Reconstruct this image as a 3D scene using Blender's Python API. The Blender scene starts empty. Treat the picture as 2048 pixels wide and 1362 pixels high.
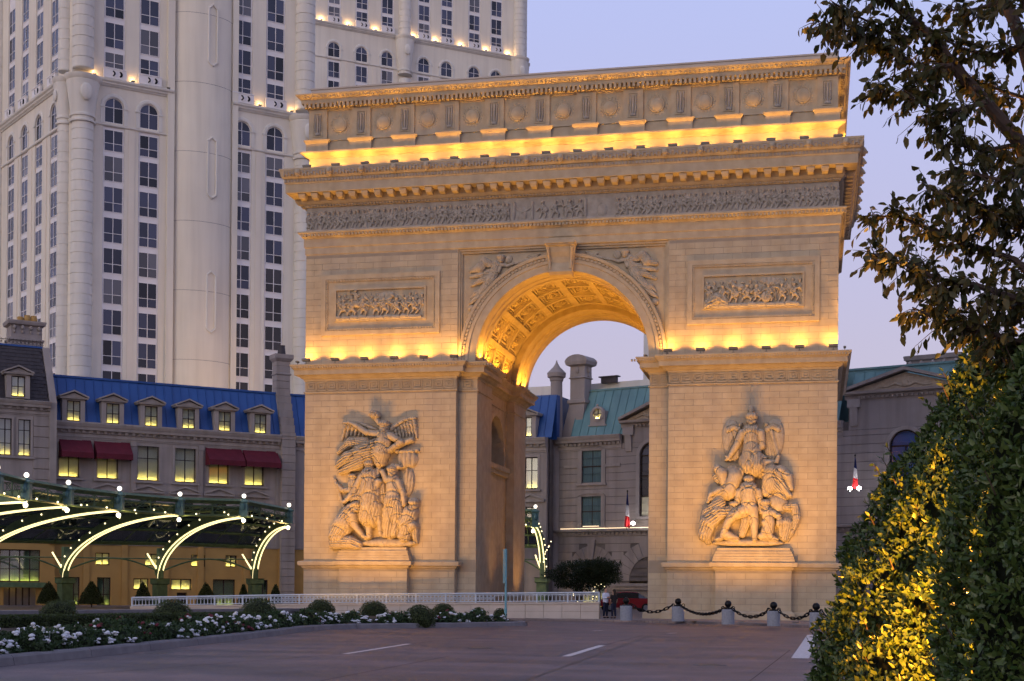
import bpy, math, random
import numpy as np
from mathutils import Matrix, Vector
random.seed(7); rng = np.random.default_rng(7)
R = math.radians
scn = bpy.context.scene
COL = scn.collection
# ------------------------------------------------------------------ camera
CAM = (13.94, -77.44, 1.55); TH = .2113; FPX = 2830.; ROLL = .0085; YH = 1182.5
cd = bpy.data.cameras.new('camera'); cam = bpy.data.objects.new('camera', cd); COL.objects.link(cam)
cd.sensor_width = 36; cd.lens = FPX/2048*36; cd.shift_y = (YH-681)/2048; cd.clip_start = .1; cd.clip_end = 3000
cam.matrix_world = Matrix.Translation(CAM) @ Matrix.Rotation(TH, 4, 'Z') @ Matrix.Rotation(R(90), 4, 'X') @ Matrix.Rotation(ROLL, 4, 'Z')
scn.camera = cam
# ------------------------------------------------------------------ dusk sky, the last glow behind the camera
w = bpy.data.worlds.new('World'); scn.world = w; w.use_nodes = True
nt = w.node_tree; bg = nt.nodes['Background']
sky = nt.nodes.new('ShaderNodeTexSky'); sky.sky_type = 'NISHITA'; sky.sun_disc = False
sky.sun_elevation = R(2.2); sky.sun_rotation = R(215); sky.altitude = 600; sky.air_density = 1.0; sky.dust_density = .8; sky.ozone_density = 3.0
mixs = nt.nodes.new('ShaderNodeMix'); mixs.data_type = 'RGBA'; mixs.blend_type = 'MIX'
mixs.inputs[0].default_value = .55
nt.links.new(sky.outputs[0], mixs.inputs[6])
tc = nt.nodes.new('ShaderNodeTexCoord'); sx_ = nt.nodes.new('ShaderNodeSeparateXYZ'); nt.links.new(tc.outputs['Generated'], sx_.inputs[0])
rmp = nt.nodes.new('ShaderNodeValToRGB'); nt.links.new(sx_.outputs[2], rmp.inputs[0]); els = rmp.color_ramp.elements      # dusk haze, pink low down to blue overhead, the same all round
els[0].position = 0.; els[0].color = (5.9,4.55,5.3,1); els[1].position = 1.; els[1].color = (3.4,3.9,6.3,1)
for p_, c_ in ((.17,(5.65,4.8,6.3,1)),(.38,(5.1,5.35,8.5,1))): e_ = els.new(p_); e_.color = c_
nt.links.new(rmp.outputs[0], mixs.inputs[7])
nt.links.new(mixs.outputs[2], bg.inputs[0]); bg.inputs[1].default_value = .17
sd = bpy.data.lights.new('afterglow_sun', 'SUN'); sd.energy = .7; sd.angle = R(40); sd.color = (1, .85, .62)
so = bpy.data.objects.new('afterglow_sun', sd); COL.objects.link(so)
so.rotation_euler = (R(74), 0, R(-24))
scn.view_settings.view_transform = 'Standard'; scn.view_settings.look = 'None'
scn.view_settings.exposure = 0; scn.view_settings.gamma = 1
scn.cycles.use_denoising = True; scn.cycles.use_adaptive_sampling = True; scn.cycles.adaptive_threshold = .05; scn.cycles.adaptive_min_samples = 16
try: scn.cycles.denoiser = 'OPENIMAGEDENOISE'
except Exception: pass
scn.cycles.max_bounces = 4; scn.cycles.diffuse_bounces = 2; scn.cycles.glossy_bounces = 2; scn.cycles.transmission_bounces = 2; scn.cycles.transparent_max_bounces = 5
scn.cycles.sample_clamp_indirect = 6; scn.cycles.caustics_reflective = False; scn.cycles.caustics_refractive = False
# ------------------------------------------------------------------ helpers
def ray(u, v):
    a, b = u-1024, v-YH; c, s = math.cos(ROLL), math.sin(ROLL)
    x, y = (c*a+s*b)/FPX, (-s*a+c*b)/FPX
    return Vector((x*math.cos(TH)-math.sin(TH), x*math.sin(TH)+math.cos(TH), -y))
def at(u, v, D): return Vector(CAM)+ray(u, v)*D          # a surveyed point D metres in front of the camera
def atz(u, v, z):
    d = ray(u, v); return Vector(CAM)+d*((z-CAM[2])/d.z)
def aty(u, v, y):
    d = ray(u, v); return Vector(CAM)+d*((y-CAM[1])/d.y)

class MB:
    def __init__(s): s.v = []; s.f = []
    def add(s, vs, fs):
        n = len(s.v); s.v += [tuple(p) for p in vs]; s.f += [tuple(i+n for i in f) for f in fs]; return s
    def box(s, x0, x1, y0, y1, z0, z1):
        return s.add([(x0,y0,z0),(x1,y0,z0),(x1,y1,z0),(x0,y1,z0),(x0,y0,z1),(x1,y0,z1),(x1,y1,z1),(x0,y1,z1)],
                     [(3,2,1,0),(4,5,6,7),(0,1,5,4),(1,2,6,5),(2,3,7,6),(3,0,4,7)])
    def frus(s, b, t):        # two rings of equal count, capped
        n = len(b); s.add(list(b)+list(t), [tuple(range(n))[::-1], tuple(range(n, 2*n))]+[(i,(i+1)%n,n+(i+1)%n,n+i) for i in range(n)]); return s
    def prism(s, poly, a0, a1, ax='y'):   # poly in the two other axes
        def P(p, a): return (p[0],a,p[1]) if ax=='y' else ((a,p[0],p[1]) if ax=='x' else (p[0],p[1],a))
        return s.frus([P(p,a0) for p in poly], [P(p,a1) for p in poly])
    def loft(s, rings, caps=True, closed=True):
        n = len(rings[0]); vs = [p for r in rings for p in r]; fs = []
        for k in range(len(rings)-1):
            for i in range(n if closed else n-1):
                j = (i+1)%n; fs.append((k*n+i,k*n+j,(k+1)*n+j,(k+1)*n+i))
        if caps: fs += [tuple(range(n))[::-1], tuple(range((len(rings)-1)*n, len(rings)*n))]
        return s.add(vs, fs)
    def lathe(s, prof, c=(0,0,0), n=16, caps=True):
        return s.loft([[(c[0]+r*math.cos(2*math.pi*i/n), c[1]+r*math.sin(2*math.pi*i/n), c[2]+z) for i in range(n)] for r, z in prof], caps)
    def tube(s, path, r, n=6, caps=True, up=None):
        path = [Vector(p) for p in path]; rings = []; m = len(path)
        rr = r if isinstance(r, (list, tuple)) else [r]*m
        prev = None
        for i, p in enumerate(path):
            t = (path[min(i+1, m-1)]-path[max(i-1, 0)]).normalized()
            a = prev if prev is not None else (Vector((0,0,1)) if abs(t.z) < .9 else Vector((1,0,0)))
            x = (a-t*a.dot(t))
            if x.length < 1e-5: x = Vector((1,0,0))-t*t.x
            x.normalize(); y = t.cross(x); prev = x
            rings.append([tuple(p+x*(rr[i]*math.cos(2*math.pi*k/n))+y*(rr[i]*math.sin(2*math.pi*k/n))) for k in range(n)])
        return s.loft(rings, caps)
    def ball(s, c, r, nu=12, nv=8, sx=1, sy=1, sz=1):
        rings = []
        for j in range(nv+1):
            t = math.pi*min(max(j/nv, .015), .985)
            rings.append([(c[0]+r*sx*math.sin(t)*math.cos(2*math.pi*i/nu), c[1]+r*sy*math.sin(t)*math.sin(2*math.pi*i/nu), c[2]-r*sz*math.cos(t)) for i in range(nu)])
        return s.loft(rings)
    def mesh(s, name, smooth=False):
        m = bpy.data.meshes.new(name); m.from_pydata(s.v, [], s.f); m.validate()
        if smooth:
            m.polygons.foreach_set('use_smooth', [True]*len(m.polygons)); m.set_sharp_from_angle(angle=R(32))
        return m
def npmesh(name, V, F, smooth=False):
    V = np.asarray(V, np.float32); F = np.asarray(F, np.int32); k = F.shape[1]
    m = bpy.data.meshes.new(name); m.vertices.add(len(V)); m.vertices.foreach_set('co', V.ravel())
    m.loops.add(F.size); m.loops.foreach_set('vertex_index', F.ravel())
    m.polygons.add(len(F)); m.polygons.foreach_set('loop_start', np.arange(0, F.size, k, dtype=np.int32))
    m.update(calc_edges=True)
    if smooth: m.polygons.foreach_set('use_smooth', [True]*len(F))
    return m
def thing(name, label, cat, loc=(0,0,0), rz=0, group=None):
    o = bpy.data.objects.new(name, None); o.empty_display_size = .2; COL.objects.link(o)
    o.location = loc; o.rotation_euler = (0,0,rz); o['label'] = label; o['category'] = cat
    if group: o['group'] = group
    return o
def tag(o, label, cat, group=None):
    o['label'] = label; o['category'] = cat
    if group: o['group'] = group
    return o
def obj(name, mesh, mat, parent=None, smooth=False, loc=None, rz=0, scale=None, kind=None, label=None, rot=None):
    if isinstance(mesh, MB): mesh = mesh.mesh(name, smooth)
    if mat is not None and len(mesh.materials) == 0: mesh.materials.append(M[mat] if isinstance(mat, str) else mat)
    o = bpy.data.objects.new(name, mesh); COL.objects.link(o)
    if parent: o.parent = parent
    if loc is not None: o.location = loc
    if rot is not None: o.rotation_euler = rot
    elif rz: o.rotation_euler = (0,0,rz)
    if scale is not None: o.scale = scale
    if kind: o['kind'] = kind
    if label: o['label'] = label
    return o
def struct(name, mb, mat, smooth=False): return obj(name, mb, mat, kind='structure', smooth=smooth)
def copy_tree(o, parent=None):
    c = o.copy(); COL.objects.link(c); c.parent = parent
    for ch in list(o.children): copy_tree(ch, c)
    return c
def lamp(kind, parent, loc, energy, color, name='lamp_light', size=.08, spot=None, blend=.6, aim=None, rad=None):
    l = bpy.data.lights.new(name, kind); l.energy = energy; l.color = color
    if kind in ('POINT', 'SPOT'): l.shadow_soft_size = size
    if kind == 'SPOT': l.spot_size = spot; l.spot_blend = blend
    o = bpy.data.objects.new(name, l); COL.objects.link(o); o.parent = parent; o.location = loc
    if aim is not None: o.rotation_euler = (Vector(aim)-Vector(loc)).to_track_quat('-Z', 'Y').to_euler()
    return o
ORD = ['first','second','third','fourth','fifth','sixth','seventh','eighth','ninth','tenth','eleventh','twelfth','thirteenth','fourteenth','fifteenth','sixteenth','seventeenth','eighteenth','nineteenth','twentieth']
# ------------------------------------------------------------------ procedural materials
M = {}
def mat(name, c1, c2=None, rough=.8, scale=1.5, detail=6, bump=0., bscale=12., metal=0., spec=.3, stretch=(1,1,1), lo=.35, hi=.65, bdist=.02, c3=None, sc3=.25, amt3=.5):
    m = bpy.data.materials.new(name); m.use_nodes = True; M[name] = m
    n = m.node_tree.nodes; L = m.node_tree.links; b = n['Principled BSDF']
    b.inputs['Roughness'].default_value = rough; b.inputs['Metallic'].default_value = metal; b.inputs['Specular IOR Level'].default_value = spec
    geo = n.new('ShaderNodeNewGeometry'); mp = n.new('ShaderNodeMapping'); mp.inputs['Scale'].default_value = stretch
    L.new(geo.outputs['Position'], mp.inputs[0])
    if c2 is None: c2 = tuple(x*.78 for x in c1)
    no = n.new('ShaderNodeTexNoise'); no.inputs['Scale'].default_value = scale; no.inputs['Detail'].default_value = detail
    L.new(mp.outputs[0], no.inputs['Vector'])
    cr = n.new('ShaderNodeValToRGB'); cr.color_ramp.elements[0].position = lo; cr.color_ramp.elements[1].position = hi
    cr.color_ramp.elements[0].color = (*c2, 1); cr.color_ramp.elements[1].color = (*c1, 1)
    L.new(no.outputs[0], cr.inputs[0]); out = cr.outputs[0]
    if c3 is not None:
        n3 = n.new('ShaderNodeTexNoise'); n3.inputs['Scale'].default_value = sc3; n3.inputs['Detail'].default_value = 4
        L.new(mp.outputs[0], n3.inputs['Vector'])
        r3 = n.new('ShaderNodeMapRange'); r3.inputs[1].default_value = .45; r3.inputs[2].default_value = .7; r3.inputs[4].default_value = amt3
        L.new(n3.outputs[0], r3.inputs[0])
        mx = n.new('ShaderNodeMix'); mx.data_type = 'RGBA'; L.new(r3.outputs[0], mx.inputs[0]); L.new(out, mx.inputs[6]); mx.inputs[7].default_value = (*c3, 1); out = mx.outputs[2]
    L.new(out, b.inputs['Base Color'])
    if bump:
        nb = n.new('ShaderNodeTexNoise'); nb.inputs['Scale'].default_value = bscale; nb.inputs['Detail'].default_value = 5
        L.new(mp.outputs[0], nb.inputs['Vector'])
        bp = n.new('ShaderNodeBump'); bp.inputs['Strength'].default_value = bump; bp.inputs['Distance'].default_value = bdist
        L.new(nb.outputs[0], bp.inputs['Height']); L.new(bp.outputs[0], b.inputs['Normal'])
    return m
def emis(name, col, strength):
    m = bpy.data.materials.new(name); m.use_nodes = True; M[name] = m
    b = m.node_tree.nodes['Principled BSDF']; b.inputs['Base Color'].default_value = (.8,.8,.8,1)
    b.inputs['Emission Color'].default_value = (*col,1); b.inputs['Emission Strength'].default_value = strength
    return m
def glassmat(name, col, rough=.04, spec=.6, vary=.5):
    m = bpy.data.materials.new(name); m.use_nodes = True; M[name] = m
    n = m.node_tree.nodes; L = m.node_tree.links; b = n['Principled BSDF']
    b.inputs['Roughness'].default_value = rough; b.inputs['Specular IOR Level'].default_value = spec
    oi = n.new('ShaderNodeObjectInfo'); hs = n.new('ShaderNodeHueSaturation'); hs.inputs['Color'].default_value = (*col,1)
    mr = n.new('ShaderNodeMapRange'); mr.inputs[3].default_value = 1-vary; mr.inputs[4].default_value = 1+vary*2
    L.new(oi.outputs['Random'], mr.inputs[0]); L.new(mr.outputs[0], hs.inputs['Value']); L.new(hs.outputs[0], b.inputs['Base Color'])
    return m
def leafmat(name, c1, c2, trans=.25, rough=.5):
    m = bpy.data.materials.new(name); m.use_nodes = True; M[name] = m
    n = m.node_tree.nodes; L = m.node_tree.links; b = n['Principled BSDF']; b.inputs['Roughness'].default_value = rough; b.inputs['Specular IOR Level'].default_value = .35
    g = n.new('ShaderNodeNewGeometry'); cr = n.new('ShaderNodeValToRGB')
    cr.color_ramp.elements[0].color = (*c1,1); cr.color_ramp.elements[1].color = (*c2,1)
    L.new(g.outputs['Random Per Island'], cr.inputs[0]); L.new(cr.outputs[0], b.inputs['Base Color'])
    tr = n.new('ShaderNodeBsdfTranslucent'); L.new(cr.outputs[0], tr.inputs[0])
    mx = n.new('ShaderNodeMixShader'); mx.inputs[0].default_value = trans
    L.new(b.outputs[0], mx.inputs[1]); L.new(tr.outputs[0], mx.inputs[2]); L.new(mx.outputs[0], n['Material Output'].inputs[0])
    return m
mat('stone', (.48,.39,.272), (.41,.325,.222), rough=.85, scale=2.2, bump=.25, bscale=9, c3=(.36,.30,.255), sc3=.35, amt3=.35)
mat('stone_block', (.50,.405,.28), (.43,.34,.232), rough=.85, scale=1.3, bump=.2, bscale=10, c3=(.38,.315,.265), sc3=.5, amt3=.4)
mat('mortar', (.33,.27,.205), (.28,.23,.175), rough=.9)
mat('relief_stone', (.46,.38,.285), (.37,.30,.222), rough=.8, scale=5, bump=.3, bscale=25)
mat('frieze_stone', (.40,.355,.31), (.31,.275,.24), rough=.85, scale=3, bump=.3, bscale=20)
mat('tower_wall', (.81,.755,.635), (.76,.705,.59), rough=.85, scale=.25, bump=.1, bscale=4, c3=(.64,.575,.49), sc3=.06, amt3=.5)
mat('tower_trim', (.73,.70,.635), (.68,.65,.585), rough=.8, scale=.4)
mat('tower_panel', (.77,.70,.585), (.72,.65,.54), rough=.85, scale=.3)
mat('tower_white', (.80,.77,.76), (.75,.72,.71), rough=.6, scale=.6)
glassmat('tower_glass', (.028,.032,.055), spec=.42, vary=.8); glassmat('blue_glass', (.035,.06,.16), .1, .5, .4); glassmat('tower_glass_curtain', (.085,.085,.10), .12, .5, .5); glassmat('tower_glass_brown', (.018,.016,.018), .05, .5, .6)
mat('grey_stone', (.34,.30,.285), (.29,.255,.24), rough=.85, scale=.7, bump=.15, bscale=6, c3=(.26,.23,.22), sc3=.18, amt3=.5)
mat('grey_joint', (.16,.14,.135), rough=.9)
mat('grey_trim', (.36,.32,.30), (.31,.275,.26), rough=.8, scale=.9)
mat('blue_roof', (.022,.088,.30), (.017,.07,.25), rough=.45, scale=.6, metal=.0, spec=.4)
mat('teal_roof', (.16,.30,.31), (.11,.23,.25), rough=.5, scale=.8, c3=(.09,.17,.19), sc3=.5, amt3=.6, stretch=(1,1,.35))
mat('slate', (.06,.052,.058), (.04,.035,.04), rough=.6, scale=3, bump=.3, bscale=8)
mat('awning_red', (.115,.012,.026), (.09,.009,.02), rough=.75, scale=2)
mat('dark_frame', (.035,.022,.02), rough=.5)
mat('warm_wall', (.44,.27,.09), (.37,.225,.075), rough=.85, scale=.6)
mat('blind', (.72,.70,.52), (.62,.60,.44), rough=.9, scale=4, stretch=(6,6,.3))
mat('curtain_teal', (.10,.17,.19), (.07,.12,.14), rough=.8, scale=5, stretch=(4,4,.2))
mat('curtain_green', (.14,.20,.12), (.10,.15,.09), rough=.9, scale=5, stretch=(4,4,.2))
mat('canopy_green', (.10,.16,.085), (.07,.115,.06), rough=.5, scale=3)
mat('canopy_teal', (.09,.19,.20), (.06,.14,.15), rough=.5, scale=5)
mat('iron_dark', (.012,.012,.014), rough=.4, metal=.6)
mat('railing_paint', (.46,.52,.60), (.40,.46,.54), rough=.5, scale=4)
mat('wall_cream', (.52,.45,.40), (.46,.40,.35), rough=.85, scale=1.2, bump=.15)
mat('concrete', (.19,.18,.19), (.15,.14,.15), rough=.9, scale=3, bump=.3, bscale=18, c3=(.13,.12,.135), sc3=.6, amt3=.5)
mat('bollard_stone', (.27,.285,.33), (.22,.235,.275), rough=.8, scale=14, bump=.2, bscale=30)
mat('soil', (.05,.035,.025), rough=.95, bump=.5)
mat('bark', (.075,.05,.04), (.045,.03,.025), rough=.9, scale=6, bump=.6, bscale=14)
mat('fixture', (.20,.18,.15), rough=.5, metal=.2)
mat('skin', (.48,.28,.20), rough=.6); mat('white_shirt', (.62,.66,.80), (.52,.56,.70), rough=.8, scale=6); mat('black_cloth', (.018,.016,.02), rough=.9); mat('navy_cloth', (.018,.022,.045), rough=.9); mat('hair', (.02,.013,.01), rough=.6)
mat('car_red', (.35,.02,.03), rough=.25, spec=.6); mat('car_glass', (.02,.02,.025), rough=.05, spec=.8); mat('tyre', (.02,.02,.02), rough=.9)
mat('flag_blue', (.03,.05,.22), rough=.8); mat('flag_white', (.75,.74,.76), rough=.8); mat('flag_red', (.60,.03,.035), rough=.8)
mat('road_paint', (.62,.56,.54), (.45,.40,.39), rough=.8, scale=9)
mat('post_teal', (.16,.36,.42), (.12,.29,.35), rough=.4, scale=6)
mat('petal_white', (.64,.65,.69), (.54,.56,.61), rough=.7); mat('petal_red', (.14,.022,.035), rough=.7)
mat('table_linen', (.70,.66,.62), rough=.8)
emis('globe', (1,.93,.76), 2.4); emis('tube', (1,.83,.38), 1.9); emis('bulb', (1,.82,.45), 3.); emis('ledge_glow', (1,.72,.4), 3.); emis('sill_strip', (1,.74,.16), 42.); emis('flag_lamp', (1,.93,.9), 40.); emis('uplight_lens', (1,.75,.35), 6.); emis('door_glow', (1,.75,.45), 2.2)
leafmat('leaf_box', (.035,.055,.018), (.075,.10,.03)); leafmat('leaf_rose', (.022,.05,.016), (.05,.085,.028)); leafmat('leaf_hedge', (.025,.055,.013), (.085,.125,.03), .15, .34)
leafmat('leaf_tree', (.03,.042,.013), (.10,.075,.02), .3); leafmat('leaf_cypress', (.018,.032,.014), (.04,.06,.022)); leafmat('leaf_far', (.02,.04,.018), (.05,.075,.03))
mat('inner_dark', (.012,.018,.008), rough=1.)  # near-black colour standing for the shade inside foliage
def panemat(name, tint=(.9,.95,1), refl=.10):
    m = bpy.data.materials.new(name); m.use_nodes = True; M[name] = m
    n = m.node_tree.nodes; L = m.node_tree.links
    t = n.new('ShaderNodeBsdfTransparent'); t.inputs[0].default_value = (*tint,1); g = n.new('ShaderNodeBsdfGlossy'); g.inputs['Roughness'].default_value = .05
    mx = n.new('ShaderNodeMixShader'); mx.inputs[0].default_value = refl
    L.new(t.outputs[0], mx.inputs[1]); L.new(g.outputs[0], mx.inputs[2]); L.new(mx.outputs[0], n['Material Output'].inputs[0]); return m
def tone(name, lo, hi):      # block-to-block tone change
    m = M[name]; n = m.node_tree.nodes; L = m.node_tree.links; b = n['Principled BSDF']; src = b.inputs['Base Color'].links[0].from_socket
    g = n.new('ShaderNodeNewGeometry'); oi = n.new('ShaderNodeObjectInfo'); ad = n.new('ShaderNodeMath'); ad.operation = 'ADD'; L.new(g.outputs['Random Per Island'], ad.inputs[0]); L.new(oi.outputs['Random'], ad.inputs[1])
    fr = n.new('ShaderNodeMath'); fr.operation = 'FRACT'; L.new(ad.outputs[0], fr.inputs[0]); mr = n.new('ShaderNodeMapRange'); mr.inputs[3].default_value = lo; mr.inputs[4].default_value = hi; L.new(fr.outputs[0], mr.inputs[0])
    hs = n.new('ShaderNodeHueSaturation'); L.new(mr.outputs[0], hs.inputs['Value']); L.new(src, hs.inputs['Color']); L.new(hs.outputs[0], b.inputs['Base Color'])
tone('stone_block', .95, 1.035)
def streak(name, amt):       # rain streaks running down the stone
    m = M[name]; n = m.node_tree.nodes; L = m.node_tree.links; b = n['Principled BSDF']; src = b.inputs['Base Color'].links[0].from_socket
    g = n.new('ShaderNodeNewGeometry'); mp = n.new('ShaderNodeMapping'); mp.inputs['Scale'].default_value = (1.6,1.6,.09); L.new(g.outputs['Position'], mp.inputs[0])
    no = n.new('ShaderNodeTexNoise'); no.inputs['Scale'].default_value = 1.; no.inputs['Detail'].default_value = 6; L.new(mp.outputs[0], no.inputs['Vector'])
    mr = n.new('ShaderNodeMapRange'); mr.inputs[1].default_value = .42; mr.inputs[2].default_value = .75; mr.inputs[3].default_value = 1.; mr.inputs[4].default_value = 1-amt; L.new(no.outputs[0], mr.inputs[0])
    hs = n.new('ShaderNodeHueSaturation'); L.new(mr.outputs[0], hs.inputs['Value']); L.new(src, hs.inputs['Color']); L.new(hs.outputs[0], b.inputs['Base Color'])
for q_ in ('stone','stone_block','frieze_stone'): streak(q_, .13)
for q_ in ('tower_wall','tower_trim'): streak(q_, .12)
for q_ in ('grey_stone','grey_trim'): streak(q_, .25)
panemat('clear_pane'); panemat('canopy_glass', (.30,.33,.36), .10)
# ================================================================== the triumphal arch
def offset_poly(poly, o):     # rectilinear CCW polygon, mitred outward offset
    n = len(poly); out = []
    for i in range(n):
        p, q, r_ = poly[i-1], poly[i], poly[(i+1)%n]
        def nrm(a, b):
            dx, dy = b[0]-a[0], b[1]-a[1]; l = math.hypot(dx, dy); return (dy/l, -dx/l)
        n1, n2 = nrm(p, q), nrm(q, r_)
        k = 1+n1[0]*n2[0]+n1[1]*n2[1]
        out.append((q[0]+o*(n1[0]+n2[0])/k, q[1]+o*(n1[1]+n2[1])/k))
    return out
def ringloft(poly, prof, caps=True):
    return MB().loft([[(x, y, z) for x, y in offset_poly(poly, o)] for o, z in prof], caps)
def rect(x0, x1, y0, y1): return [(x0,y0),(x1,y0),(x1,y1),(x0,y1)]
ARCH = thing('triumphal_arch', 'floodlit beige stone triumphal arch with sculpted piers and a tall attic', 'arch')
AW, B1, B2, AD, SPR, RI = 15., 5.99, 4.89, 14.7, 14.5, 4.89
def mir(mb, sx):
    if sx < 0: return mb
    m = MB(); m.v = [(-x,y,z) for x, y, z in mb.v]; m.f = [f[::-1] for f in mb.f]; return m
LP = [(-AW,0),(-B1,0),(-B1,.5),(-B2,.5),(-B2,4.2),(-5.4,4.2),(-5.4,10.6),(-B2,10.6),(-B2,14.2),(-B1,14.2),(-B1,AD),(-AW,AD)]
MAIN = rect(-AW, -B1, 0, AD)
block_jobs = []
key = MB()                                          # one square meander unit, .64 wide
for a in ((0,.6,0,.055),(0,.055,0,.5),(0,.5,.445,.5),(.445,.5,.14,.5),(.16,.5,.14,.195),(.16,.215,.14,.36),(.16,.38,.305,.36),(.56,.6,0,.5)):
    key.box(a[0], a[1], -.06, .01, a[2], a[3])
key_mesh = key.mesh('greek_key'); key_mesh.materials.append(M['stone'])
for sx in (-1, 1):
    side = 'left' if sx < 0 else 'right'
    p = MB()
    p.box(-AW, -B1, .0, 4.2, 0, SPR).box(-AW, -B1, 10.6, AD, 0, SPR).box(-AW, -7.4, 4.2, 10.6, 0, SPR)
    p.box(-B1, -B2, .5, 4.2, 0, SPR).box(-B1, -B2, 10.6, 14.2, 0, SPR)
    # recessed panel with a blind arch
    p.box(-7.4, -5.4, 4.2, 5.25, 0, 12.95).box(-7.4, -5.4, 9.45, 10.6, 0, 12.95).box(-7.4, -5.4, 5.25, 9.45, 0, 9.0).box(-7.4, -5.4, 4.2, 10.6, 12.95, SPR)
    N = 20; c, r0 = 7.35, 2.1
    for i in range(N):
        ya, yb = c-r0*math.cos(math.pi*i/N), c-r0*math.cos(math.pi*(i+1)/N)
        za, zb = 10.2+r0*math.sin(math.pi*i/N), 10.2+r0*math.sin(math.pi*(i+1)/N)
        p.add([(-5.4,ya,za),(-5.4,yb,zb),(-5.4,yb,12.95),(-5.4,ya,12.95),(-7.4,ya,za),(-7.4,yb,zb)], [(0,1,2,3),(0,4,5,1)])
    obj('pier', mir(p, sx), 'stone', ARCH, label=side+' pier of the arch')
    q = MB(); q.box(-5.41, -5.2, 4.2, 10.6, 8.75, 9.0).box(-5.41, -5.1, 4.2, 10.6, 9.0, 9.3)
    rg = []
    for i in range(N+1):
        a = math.pi*i/N; rg.append([(-x, c-r*math.cos(a), 10.2+r*math.sin(a)) for r, x in ((2.1,5.39),(2.1,5.28),(2.25,5.25),(2.4,5.32),(2.45,5.39))])
    q.loft(rg, False, False).box(-5.41,-5.28,c-2.45,c-2.1,9.3,10.2).box(-5.41,-5.28,c+2.1,c+2.45,9.3,10.2)
    obj('side_niche_trim', mir(q, sx), 'stone', ARCH)
    obj('plinth', mir(ringloft(LP, [(.42,0),(.42,.1),(.26,.14),(.26,.46),(.10,.56),(0,.58)]), sx), 'stone', ARCH)
    obj('dado_ledge', mir(ringloft(MAIN, [(0,2.76),(.10,2.82),(.12,2.92),(.27,2.95),(.29,3.15),(.25,3.19),(0,3.22)]), sx), 'stone', ARCH)
    cx = -10.66; PD = rect(cx-2.02, cx+2.02, -.5, .2)
    d = ringloft(PD, [(.3,0),(.3,.12),(.18,.16),(.18,.48),(.0,.6),(0,2.76)])
    obj('pedestal', mir(d, sx), 'stone', ARCH)
    e = ringloft(PD, [(0,2.76),(.10,2.84),(.12,2.94),(.3,2.97),(.32,3.18),(.1,3.24)])
    for k, (o, z) in enumerate(((.16,3.24),(.12,3.38),(.07,3.52),(.02,3.66))): e.loft([[(x,y,zz) for x, y in offset_poly(PD, o)] for zz in (z+.001*k, z+.135)])
    e.loft([[(x,y,zz) for x, y in offset_poly(PD, -.08)] for zz in (3.795, 3.98)])
    obj('pedestal_steps', mir(e, sx), 'stone', ARCH)
    obj('key_band', mir(ringloft(LP, [(0,12.86),(.07,12.88),(.07,12.94),(0,12.97)], False), sx), 'stone', ARCH)
    for k in range(14):
        x = -14.93+k*.636
        o = obj('greek_key', key_mesh, None, ARCH, loc=((x if sx < 0 else x+20.95), 0, 12.99))
    for k in range(1 if sx < 0 else 2):
        obj('greek_key', key_mesh, None, ARCH, loc=(-5.75 if sx < 0 else 4.95+k*.5, .5, 12.99), scale=(1 if sx < 0 else .8, 1, 1))
    obj('pier_cornice', mir(ringloft(LP, [(0,13.55),(.05,13.58),(.07,13.66),(.16,13.70),(.27,13.80),(.30,13.86),(.50,13.88),(.50,14.15),(.54,14.17),(.56,14.22),(.69,14.37),(.71,14.39),(.71,14.46),(0,14.50)]), sx), 'stone', ARCH)
    bd = MB(); oy = -.62
    for k in range(64):
        x = -AW-.6+k*.154
        bd.box(x, x+.09, -.68, -.5, 14.235, 14.345)
    for k in range(9): bd.box(-5.2+k*.154-.05, -5.2+k*.154+.04, -.18, -.02, 14.235, 14.345)
    for k in range(90): bd.box(-B2+.48, -B2+.66, .0+k*.154, .09+k*.154, 14.235, 14.345) if not 3.5 < k*.154 < 11.2 else None
    obj('cornice_beading', mir(bd, sx), 'stone', ARCH, kind='stuff')
    # front courses of cut stone
    h = .338
    for r in range(36):
        z0 = .60+r*h; z1 = z0+h
        if z1 > 12.86: break
        if z0 < 3.24 and z1 > 2.74: continue
        xs = -AW; off = .5 if r % 2 else 1.0
        edges = [xs]+[xs+off+k*1.02 for k in range(9)]+[-B1]
        edges = [t for t in edges if t <= -B1+1e-6]
        if edges[-1]-edges[-2] < .2: edges.pop(-2)
        for a, b in zip(edges, edges[1:]):
            block_jobs.append((a if sx < 0 else -b, b if sx < 0 else -a, 0., z0, z1))
        e2 = [-B1+.02, -B1+(.42 if r % 2 else .7), -B2]
        for a, b in zip(e2, e2[1:]): block_jobs.append((a if sx < 0 else -b, b if sx < 0 else -a, .5, z0, z1))
        if z1 < 2.76:
            e3 = [cx-2.02, cx-1.2+(.5 if r % 2 else 0), cx+(.4 if r % 2 else .1), cx+1.1+(.3 if r % 2 else 0), cx+2.02]
            for a, b in zip(e3, e3[1:]): block_jobs.append((a if sx < 0 else -b, b if sx < 0 else -a, -.5, z0, z1))
    for r in range(18):
        z0 = SPR+.06+r*h; z1 = z0+h
        if z1 > 20.8: break
        off = .5 if r % 2 else 1.0
        edges = [t for t in [-AW]+[-AW+off+k*1.02 for k in range(9)]+[-5.95] if t <= -5.95+1e-6]
        if edges[-1]-edges[-2] < .2: edges.pop(-2)
        for a, b in zip(edges, edges[1:]): block_jobs.append((a if sx < 0 else -b, b if sx < 0 else -a, 0., z0, z1))
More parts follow.
